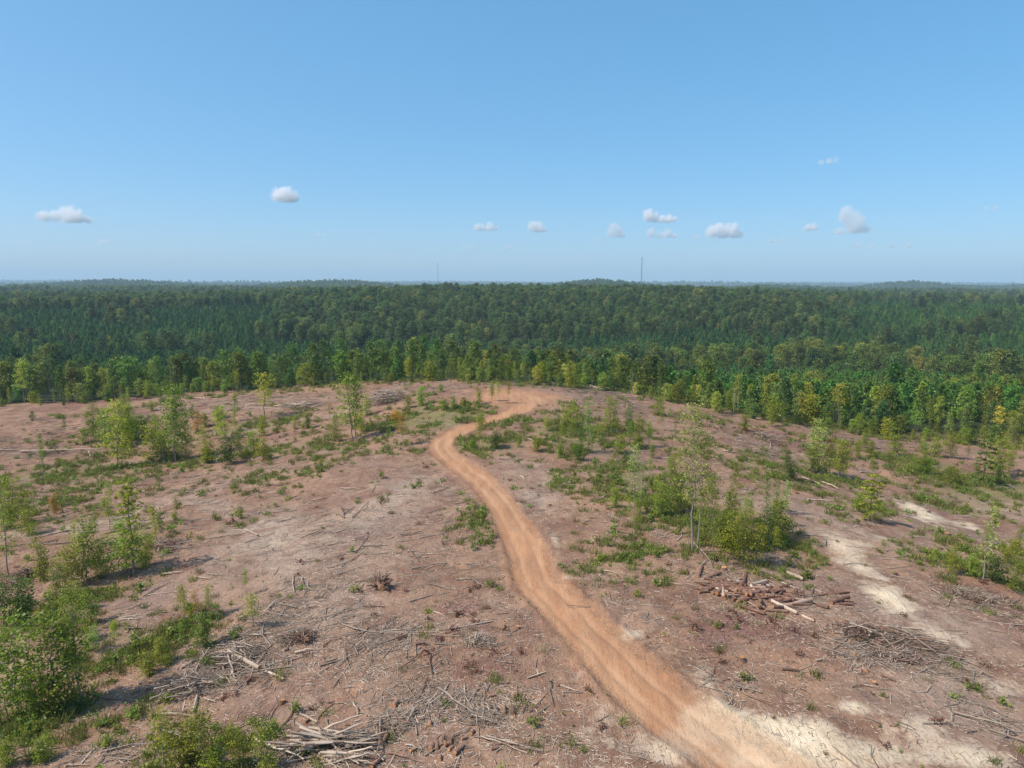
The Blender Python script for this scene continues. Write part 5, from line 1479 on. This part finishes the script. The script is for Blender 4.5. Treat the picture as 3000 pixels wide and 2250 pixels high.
# ------------------------------------------------------------------ brush heaps: each with its larger branches as parts
def brush_heap(name, px, py, wpx, hpx, n, lab, sort, main_ang=None, spread=1.2, flat=.5, lr=(1.5, 4.0), rad=(.03, .07), tangle=250, leafy=False):
    p, t = ground_at(px, py); p = p[0]; t = t[0]
    wm = wpx * t / FPX * .5
    hm = hpx * t / FPX
    root = empty(name, p)
    for k in range(n):
        a = R.gauss(main_ang if main_ang is not None else 0, spread)
        L = R.uniform(*lr)
        x = R.gauss(0, .45) * wm; y = R.gauss(0, .45) * wm * flat
        q = max(0, 1 - (x / wm) ** 2)
        z = R.uniform(0.05, 1) * hm * q * .8 + height(p[0] + x, p[1] + y) - p[2] + .05
        d = Vector((math.cos(a), math.sin(a), R.gauss(0, .16)))
        c = Vector((x, y, float(z)))
        lay('branch', R.choice(sort), c - d * L / 2, c + d * L / 2, R.uniform(*rad), 0).parent = root
    g2 = np.random.default_rng(int(px))
    m = tangle
    X = g2.normal(0, .5, m) * wm; Y = g2.normal(0, .5, m) * wm * flat
    q = np.clip(1 - (X / wm / 1.3) ** 2 - (Y / (wm * flat) / 1.5) ** 2, 0, 1)
    base = height(p[0] + X, p[1] + Y) - p[2]
    V, Q, t6 = stick_field(m, X + p[0], Y + p[1], g2.uniform(.5, 1.8, m), g2.uniform(.012, .03, m), (main_ang or 0) + g2.normal(0, spread, m), g2.normal(0, .25, m), q * hm * g2.uniform(0, .9, m), np.clip(g2.normal(.45, .25, m), 0, 1), g2)
    V = V - np.array([p[0], p[1], p[2]])
    tg = put('twig_tangle', mesh_np('twig_tangle', V, Q, [M_STICK], {'tone': t6}), parent=root)
    tg['kind'] = 'stuff'
    if leafy:
        mm = 500
        P = np.column_stack([g2.normal(0, .5, mm) * wm, g2.normal(0, .5, mm) * wm * flat, np.zeros(mm)])
        P[:, 2] = height(p[0] + P[:, 0], p[1] + P[:, 1]) - p[2] + g2.uniform(0, .7, mm) * hm
        V, Q = leaf_quads(P, .2, g2, .4, .5)
        tg = put('withered_leaves', mesh_np('withered_leaves', V, Q, [M_DEADLEAF], {'tone': g2.uniform(0, 1, mm)}), parent=root)
        tg['kind'] = 'stuff'
    reg(root, lab, 'brush pile', 'brush heaps in the clearing', px)


brush_heap('brush_pile', 1140, 1178, 110, 36, 90, 'grey brush heap of thin bare poles beside the knoll', POLES, 0.35, .55, .8, (2.5, 6.5), (.05, .11), 250)
brush_heap('brush_pile', 985, 2185, 190, 36, 46, 'big heap of pale poles beside the bottom edge bushes', PALEPOLES + POLES, 0.12, .28, .55, (2.0, 4.2), (.05, .10), 300)
brush_heap('brush_pile', 1010, 2225, 90, 18, 14, 'small heap of pale poles at the very bottom edge', PALEPOLES, -0.2, .35, .6, (1.5, 3.2), (.05, .09), 120)
brush_heap('brush_pile', 2660, 1885, 190, 24, 30, 'russet slash heap of long thin branches right of the log pile', POLES + BROWNPOLES, -0.45, .35, .5, (2, 5), (.03, .07), 400, True)
brush_heap('brush_pile', 2520, 1855, 110, 26, 24, 'brown slash heap below the trailing end of the log pile', BROWNPOLES + POLES, 0.6, .8, .8, (1.2, 3), (.03, .07), 300, True)
brush_heap('brush_pile', 2630, 1925, 110, 20, 22, 'low tangled brush heap with russet leaves below the larger slash heap', BROWNPOLES + POLES, 0.2, .9, .7, (1, 2.6), (.025, .06), 260, True)
brush_heap('brush_pile', 560, 2010, 170, 24, 34, 'long low slash heap at the lower end of the windrow', POLES + PALEPOLES, 0.45, .7, .7, (1, 3), (.03, .07), 420)
brush_heap('brush_pile', 700, 1930, 150, 22, 26, 'slash heap with thick split log in the windrow', PALEPOLES + POLES, -0.3, .8, .8, (1, 3), (.03, .07), 320)
brush_heap('brush_pile', 865, 1870, 110, 16, 20, 'root and branch heap at the upper end of the windrow', POLES + BROWNPOLES, 0.3, 1.0, .8, (.8, 2.2), (.03, .06), 240)
brush_heap('brush_pile', 1420, 2105, 110, 16, 16, 'tangled treetop at the end of the long pale pole', BROWNPOLES + POLES, -0.6, .7, .8, (.8, 2.2), (.02, .045), 260)
brush_heap('brush_pile', 1165, 2115, 130, 18, 14, 'heap of chunky wood debris above the pole heap', PALEPOLES + BROWNPOLES, 0.4, 1.0, .7, (.6, 1.4), (.04, .08), 260)
brush_heap('brush_pile', 1400, 1880, 80, 14, 16, 'small tangle of split wood on the red litter', BROWNPOLES + PALEPOLES, 1.2, .9, .9, (.8, 1.8), (.03, .06), 200)
brush_heap('brush_pile', 2240, 1285, 90, 16, 18, 'dark branch heap on the reddish bank below the wood', POLES, -0.3, .6, .7, (2, 5), (.04, .08), 160, True)
brush_heap('brush_pile', 2850, 1745, 150, 16, 24, 'russet branch strip below the slim tall sapling', BROWNPOLES + POLES, 0.0, 1.0, .6, (1, 2.6), (.025, .05), 360, True)
brush_heap('brush_pile', 480, 1600, 90, 20, 16, 'dark brush heap right of the leafy clump on the slope', BROWNPOLES + POLES, 0.3, .8, .8, (1, 3), (.03, .06), 200, True)
brush_heap('brush_pile', 70, 1695, 60, 34, 12, 'heap of rusty dead foliage at the picture edge', BROWNPOLES, 0.5, .8, .8, (1, 2.4), (.03, .05), 160, True)
brush_heap('brush_pile', 1625, 1130, 110, 9, 22, 'pale slash strip along the crest behind the turnaround', PALEPOLES + POLES, 0.1, .5, .5, (3, 7), (.08, .14), 220)
brush_heap('brush_pile', 1760, 1142, 90, 9, 18, 'pale slash strip on the crest below the wood', PALEPOLES + POLES, -0.2, .5, .5, (3, 6), (.08, .13), 200)
brush_heap('brush_pile', 900, 1192, 130, 12, 20, 'grey slash strip beyond the lone dark tree', POLES, 0.1, .4, .4, (3, 7), (.06, .11), 220)

# ------------------------------------------------------------------ stumps, root wads, clods
def stump_mesh(seed):
    g = np.random.default_rng(seed)
    acc = Acc(); n = 12
    a = np.arange(n) / n * 2 * np.pi
    fl = 1 + .25 * (np.sin(a * 3 + g.uniform(0, 6)) > .2)
    rows = [np.column_stack([np.cos(a) * r * (fl if k == 0 else 1), np.sin(a) * r * (fl if k == 0 else 1), np.full(n, z)]) for k, (r, z) in enumerate(((.42, -.06), (.27, .12), (.23, .34)))]
    rows[2][:, 2] += g.normal(0, .02, n)
    V = np.concatenate(rows)
    i = np.arange(2)[:, None] * n; j = np.arange(n)[None]
    Q = np.stack([i + j, i + (j + 1) % n, i + n + (j + 1) % n, i + n + j], -1).reshape(-1, 4)
    acc.add(V, Q, m=0, tone=.4)
    acc.add(np.vstack([rows[2], [[0, 0, .35]]]), T=np.array([(q, (q + 1) % n, n) for q in range(n)]), m=1, tone=.8)
    return acc.mesh('stump', [M_LOGBARK, M_CUT])


STUMPS = [stump_mesh(700 + k) for k in range(3)]
for (px, py, s, lab) in [(1610, 1482, .8, 'pale cut stump on the slope across the track'), (2190, 1745, .9, 'sawn stump in the middle of the scattered log pile'), (2775, 1572, 1.3, 'pale broken stump at the fork of the pale trail'), (2173, 1935, .8, 'pale stump at the edge of the bark litter'),
                         (1517, 1843, .7, 'white splintered stump on the red litter beside the track'), (2120, 1672, 1.0, 'sawn stump above the log pile'), (828, 2060, .7, 'tan sawn stump below the windrow'), (2560, 2005, .6, 'low stump on the grey debris above the sand')]:
    p, t = ground_at(px, py)
    o = put('tree_stump', R.choice(STUMPS), p[0], (0, 0, R.uniform(0, 6)), s)
    reg(o, lab, 'stump', None, px)


def root_wad(px, py, s, lab):
    p, t = ground_at(px, py)
    g2 = np.random.default_rng(int(px))
    root = empty('root_wad', p[0], (0, 0, 0), s)
    acc = Acc()
    for k in range(46):
        d = rand_unit(1, g2)[0]; d[2] = abs(d[2]) * .8 + .05
        b0 = rand_unit(1, g2)[0] * .12 + [0, 0, .25]
        P = np.array([b0, b0 + d * .4 + g2.normal(0, .06, 3), b0 + d * .75 + g2.normal(0, .12, 3) + [0, 0, -.1]])
        V, Q = tube(P, [.06, .04, .012], 4)
        acc.add(V, Q, tone=g2.uniform(.1, .8))
    o = put('roots', acc.mesh('roots', [M_LOGBARK]), parent=root); o['kind'] = 'stuff'
    put('stump_core', STUMPS[0], (0, 0, .12), (1.3, .2, .4), .8, parent=root)
    reg(root, lab, 'stump', None, px)


root_wad(1117, 1726, 1.5, 'upturned root wad with spreading roots on the open slope')
root_wad(890, 1880, 1.1, 'small root wad in the upper windrow')
root_wad(2035, 1845, .8, 'low clay covered root wad beside two weeds')

# ------------------------------------------------------------------ masts and houses on the ridge
M_STEEL = plain_material('galvanised mast steel', (0.16, 0.16, 0.18), .55, .3)
M_WIRE = plain_material('guy wire', (0.2, 0.2, 0.22), .5, .3)


def bars(segs, r, mat, name, n=4):
    acc = Acc()
    for a, b_ in segs:
        V, Q = tube(np.array([a, b_], float), [r, r], n)
        acc.add(V, Q)
    return acc.mesh(name, [mat])


def mast(px, top_y, dist, wid, lab):
    d = ray(px, 800)
    k = dist / math.hypot(d[0], d[1])
    x, y = d[0] * k, d[1] * k
    dt = ray(px, top_y)
    zt = CAM_H + dt[2] / math.hypot(dt[0], dt[1]) * dist
    z0 = float(height(np.array([x]), np.array([y]))[0])
    Hm = zt - z0
    root = empty('radio_mast', (x, y, z0))
    cs = [(wid * math.cos(a), wid * math.sin(a)) for a in (.5, .5 + 2.094, .5 + 4.189)]
    for c in cs:
        put('leg', bars([((c[0], c[1], -1), (c[0], c[1], Hm))], wid * .26, M_STEEL, 'mast leg'), parent=root)
    seg = []
    nz_ = int(Hm / 4)
    for q in range(nz_):
        za, zb = q * Hm / nz_, (q + 1) * Hm / nz_
        for e in range(3):
            a, b_ = cs[e], cs[(e + 1) % 3]
            seg.append(((a[0], a[1], za), (b_[0], b_[1], zb)))
            seg.append(((a[0], a[1], zb), (b_[0], b_[1], zb)))
    o = put('lattice', bars(seg, wid * .12, M_STEEL, 'lattice', 3), parent=root); o['kind'] = 'stuff'
    for f in (.45, .9):
        for a in (.2, 2.3, 4.4):
            put('guy_wire', bars([((0, 0, Hm * f), (math.cos(a) * Hm * .55, math.sin(a) * Hm * .55, -2))], .035, M_WIRE, 'guy wire', 3), parent=root)
    put('antenna', bars([((0, 0, Hm), (0, 0, Hm * 1.04)), ((-wid * 1.4, 0, Hm * .985), (wid * 1.4, 0, Hm * .985))], wid * .3, M_STEEL, 'antenna'), parent=root)
    reg(root, lab, 'radio mast', 'lattice radio masts on the skyline', px)


mast(1880, 754, 2950, 1.5, 'taller dark radio mast rising from the hill on the skyline')
mast(1283, 770, 4300, 1.2, 'fainter thin radio mast left of the track on the skyline')

M_WALLP = plain_material('painted siding', (0.26, 0.21, 0.18), .7)
M_ROOFR = plain_material('red brown roof', (0.34, 0.15, 0.10), .8)
M_ROOFW = plain_material('pale metal roof', (0.66, 0.64, 0.60), .5)
M_GLASS = plain_material('dark window glass', (0.03, 0.035, 0.04), .15)


def box_mesh(name, x0, x1, y0, y1, z0, z1, mat):
    V = np.array([(x, y, z) for z in (z0, z1) for y in (y0, y1) for x in (x0, x1)], float)
    Q = np.array([(0, 2, 3, 1), (4, 5, 7, 6), (0, 1, 5, 4), (2, 6, 7, 3), (0, 4, 6, 2), (1, 3, 7, 5)])
    return mesh_np(name, V, Q, [mat])


def roof_mesh(w, d, z, h, o_, mat):
    a, b_ = w / 2 + o_, d / 2 + o_
    V = np.array([(-a, -b_, z), (a, -b_, z), (a, b_, z), (-a, b_, z), (-a, 0, z + h), (a, 0, z + h)], float)
    return mesh_np('roof', V, [np.array([(0, 1, 5, 4), (2, 3, 4, 5), (0, 3, 2, 1)]), np.array([(0, 4, 3), (1, 2, 5)])], [mat])


for hx, hy, kind in HOUSES:
    z = float(height(np.array([hx]), np.array([hy]))[0])
    w, d, h = {'house': (9, 6, 2.4), 'shed': (6, 4, 2.2), 'barn': (12, 4, 1.4)}[kind]
    root = empty({'house': 'house', 'shed': 'shed', 'barn': 'long_shed'}[kind], (hx, hy, z + 1.2), (0, 0, .25))
    put('wall', box_mesh('wall', -w / 2, w / 2, -d / 2, d / 2, -5, h, M_WALLP), parent=root)
    put('roof', roof_mesh(w, d, h + .02, 2.0 if kind != 'barn' else 1.2, .5, M_ROOFR if kind != 'barn' else M_ROOFW), parent=root)
    for q in range(2 if kind == 'shed' else 3):
        xw = -w / 2 + w * (q + .7) / 3.4
        put('window', box_mesh('window', xw - .5, xw + .5, -d / 2 - .04, -d / 2 + .1, 1.0, 2.1, M_GLASS), parent=root)
    reg(root, {'house': 'small red roofed house among trees on the far ridge', 'shed': 'tiny red roofed shed beside the ridge house', 'barn': 'long pale low shed on the far slope'}[kind], 'building', None, 300)

# ------------------------------------------------------------------ small cumulus clouds far off
def cloud_material(name, dens, lumps, scale):
    """volume of soft puffs: each puff fades outwards, the edge is eroded by noise; all in the cloud's own space"""
    m, nt, out = new_mat(name)
    b = NB(nt)
    oc = b.n('ShaderNodeTexCoord').outputs['Object']
    field = None
    for c, r_ in lumps:
        dn = b.n('ShaderNodeVectorMath', operation='DISTANCE')
        b.link(oc, dn.inputs[0]); dn.inputs[1].default_value = c
        f = b.math('SUBTRACT', 1.0, b.math('DIVIDE', dn.outputs['Value'], r_))
        if field is None:
            field = f
        else:
            x = b.n('ShaderNodeMath', operation='SMOOTH_MAX')
            b.link(field, x.inputs[0]); b.link(f, x.inputs[1]); x.inputs[2].default_value = 0.25
            field = x.outputs[0]
    nz = b.noise(oc, 1.0 / scale, 4.0, 0.6)
    field = b.math('ADD', field, b.math('MULTIPLY', b.math('SUBTRACT', nz, 0.52), 1.7))
    sep = b.n('ShaderNodeSeparateXYZ'); b.link(oc, sep.inputs[0])
    flat = b.ramp(sep.outputs[2], -0.25 * scale, 0.25 * scale)            # flat condensation base
    dn_ = b.math('MULTIPLY', b.math('MULTIPLY', b.ramp(field, 0.0, 0.45), flat), dens)
    v = b.n('ShaderNodeVolumePrincipled')
    v.inputs['Color'].default_value = c4(1.0, .985, .98)
    v.inputs['Anisotropy'].default_value = 0.1
    b.link(dn_, v.inputs['Density'])
    b.link(v.outputs[0], out.inputs['Volume'])
    return m


def cloud(px, py, wpx, hpx, lumps, dens, lab):
    """lumps: list of (u, v, r) inside the box, u -1..1 across, v 0..1 up, r relative to height"""
    d = ray(px, py)
    base = 1250.0
    k = base / d[2]
    c = Vector((d[0] * k, d[1] * k, base + CAM_H))
    dist = c.length
    wm = wpx / FPX * dist * .46
    hm = hpx / FPX * dist * .92
    g2 = np.random.default_rng(int(px * 7 + py))
    # the cloud faces along its own X axis
    L = [((u * wm, float(g2.normal(0, .12)) * hm, v * hm), max(r * hm * 1.5, hm * .3)) for u, v, r in lumps]
    x0 = min(p[0] - r for p, r in L); x1 = max(p[0] + r for p, r in L)
    y0 = min(p[1] - r for p, r in L); y1 = max(p[1] + r for p, r in L)
    z1 = max(p[2] + r for p, r in L)
    import bmesh
    bm = bmesh.new()
    bmesh.ops.create_icosphere(bm, subdivisions=3, radius=1.0)
    for v_ in bm.verts:                                  # rounded hull round all puffs
        q = Vector([math.copysign(abs(t) ** .55, t) for t in v_.co])
        v_.co = Vector(((x0 + x1) / 2 + q.x * (x1 - x0) * .62, (y0 + y1) / 2 + q.y * (y1 - y0) * .62, z1 * .38 + q.z * z1 * .78))
    me = bpy.data.meshes.new('cloud'); bm.to_mesh(me); bm.free()
    o = put('cloud', me, c, (0, 0, -math.atan2(c.x, c.y)))
    me.materials.append(cloud_material('cloud vapour', CLOUD_DENS[dens] * 300.0 / max(hm, 60), L, hm * .42))
    reg(o, lab, 'cloud', 'small clouds above the horizon', px)


CLOUD_DENS = (0.0026, 0.0065, 0.0100)
cloud(195, 652, 135, 44, [(-.75, .35, .30), (-.35, .35, .30), (.1, .45, .45), (.35, .35, .38), (.7, .2, .22)], 2, 'long low white cloud, leftmost in the sky')
cloud(838, 592, 80, 42, [(-.45, .45, .42), (0, .5, .45), (.45, .38, .38), (.1, .25, .35)], 2, 'compact white cloud standing alone and highest on the left')
cloud(1422, 676, 80, 28, [(-.6, .35, .4), (-.2, .3, .35), (.35, .45, .45), (.75, .25, .28)], 1, 'double puffed pale cloud above the end of the track')
cloud(1575, 680, 70, 32, [(-.4, .55, .45), (.1, .4, .5), (.55, .2, .28)], 1, 'rounded pale cloud right of the double puffed one')
cloud(1802, 696, 75, 46, [(-.1, .6, .32), (-.35, .35, .28), (.3, .4, .3), (.0, .15, .25), (.5, .12, .2), (-.6, .1, .18)], 1, 'cone shaped pale cloud left of the radio mast')
cloud(1933, 652, 98, 36, [(-.7, .6, .42), (-.3, .4, .35), (.1, .25, .35), (.55, .3, .36), (.85, .3, .22)], 2, 'bright white cloud high above the radio mast')
cloud(1938, 698, 105, 34, [(-.6, .5, .36), (-.1, .3, .3), (.3, .45, .34), (.7, .2, .26)], 1, 'thin pale cloud just above the radio mast')
cloud(2115, 698, 110, 46, [(-.5, .4, .36), (-.2, .55, .36), (.25, .5, .34), (.6, .55, .36), (.75, .25, .3), (0, .2, .3)], 2, 'broad heaped white cloud right of the radio mast')
cloud(2375, 676, 50, 22, [(-.3, .4, .45), (.3, .45, .45)], 1, 'small oval cloud left of the towering one')
cloud(2490, 684, 100, 76, [(-.25, .78, .2), (-.35, .55, .2), (.05, .55, .26), (.4, .45, .24), (.1, .25, .25), (.6, .2, .2), (-.55, .05, .1), (.3, .15, .2)], 2, 'towering white cloud, tallest over the right side')
cloud(2290, 713, 90, 16, [(-.6, .4, .5), (0, .4, .5), (.6, .4, .4)], 0, 'flat faint cloud streak below the small oval cloud')
cloud(2590, 728, 165, 18, [(-.8, .5, .5), (-.4, .3, .4), (.2, .4, .4), (.7, .4, .5)], 0, 'long faint cloud streak below the towering cloud')
cloud(2425, 480, 68, 16, [(-.5, .3, .45), (.1, .4, .5), (.6, .6, .4)], 0, 'thin faint wisp high on the right')
cloud(1375, 730, 60, 14, [(-.4, .4, .5), (.3, .4, .5)], 0, 'faint low wisp left of the second low wisp')
cloud(1492, 730, 34, 14, [(0, .4, .5), (.5, .3, .4)], 0, 'faint low wisp above the knoll')
cloud(305, 716, 44, 14, [(-.3, .4, .5), (.3, .4, .5)], 0, 'faint low wisp below the leftmost cloud')
cloud(940, 694, 52, 12, [(-.3, .4, .5), (.4, .4, .45)], 0, 'faint thin wisp below the compact white cloud')
cloud(2040, 700, 36, 14, [(0, .4, .5), (.4, .4, .4)], 0, 'tiny faint wisp at the foot of the heaped cloud')
cloud(1745, 710, 40, 12, [(0, .4, .5), (.5, .4, .4)], 0, 'tiny faint wisp left of the cone shaped cloud')
cloud(2900, 616, 58, 12, [(-.3, .4, .4), (.4, .5, .5)], 0, 'faint wisp, rightmost in the sky')

# ------------------------------------------------------------------ air
hz = box_mesh('haze', -15800, 15800, -15800, 15800, -75, 215, None) if False else None
Vb = np.array([(x, y, z) for z in (-120, 240) for y in (-15900, 15900) for x in (-15900, 15900)], float)
Qb = np.array([(0, 2, 3, 1), (4, 5, 7, 6), (0, 1, 5, 4), (2, 6, 7, 3), (0, 4, 6, 2), (1, 3, 7, 5)])
mh, nth, outh = new_mat('pale air')
vh = nth.nodes.new('ShaderNodeVolumePrincipled')
vh.inputs['Color'].default_value = c4(.62, .83, 1.0)
vh.inputs['Density'].default_value = 0.00011
nth.links.new(vh.outputs[0], outh.inputs['Volume'])
ho = put('haze', mesh_np('haze', Vb, Qb, [mh]))
ho['kind'] = 'stuff'

# ------------------------------------------------------------------ labels: tell look-alikes apart by their order
from collections import defaultdict
ORD = ['first', 'second', 'third', 'fourth', 'fifth', 'sixth', 'seventh', 'eighth', 'ninth']
by = defaultdict(list)
for r_ in REG:
    by[r_[1]].append(r_)
for lab, rows in by.items():
    if 2 <= len(rows) <= 9:
        rows.sort(key=lambda q: q[2])
        for k, q in enumerate(rows):
            tail = ', leftmost' if k == 0 else ', rightmost' if k == len(rows) - 1 else ', %s from left' % ORD[k]
            s = lab + tail
            q[0]['label'] = s
for r_ in REG:
    w_ = r_[0]['label'].split()
    if len(w_) > 16:
        drop = [x for x in w_ if x not in ('the', 'leafy', 'lying', 'rank')]
        r_[0]['label'] = ' '.join(drop[:16]) if len(drop) <= 16 else ' '.join(drop[:13] + drop[-3:])
print('things', len(REG))
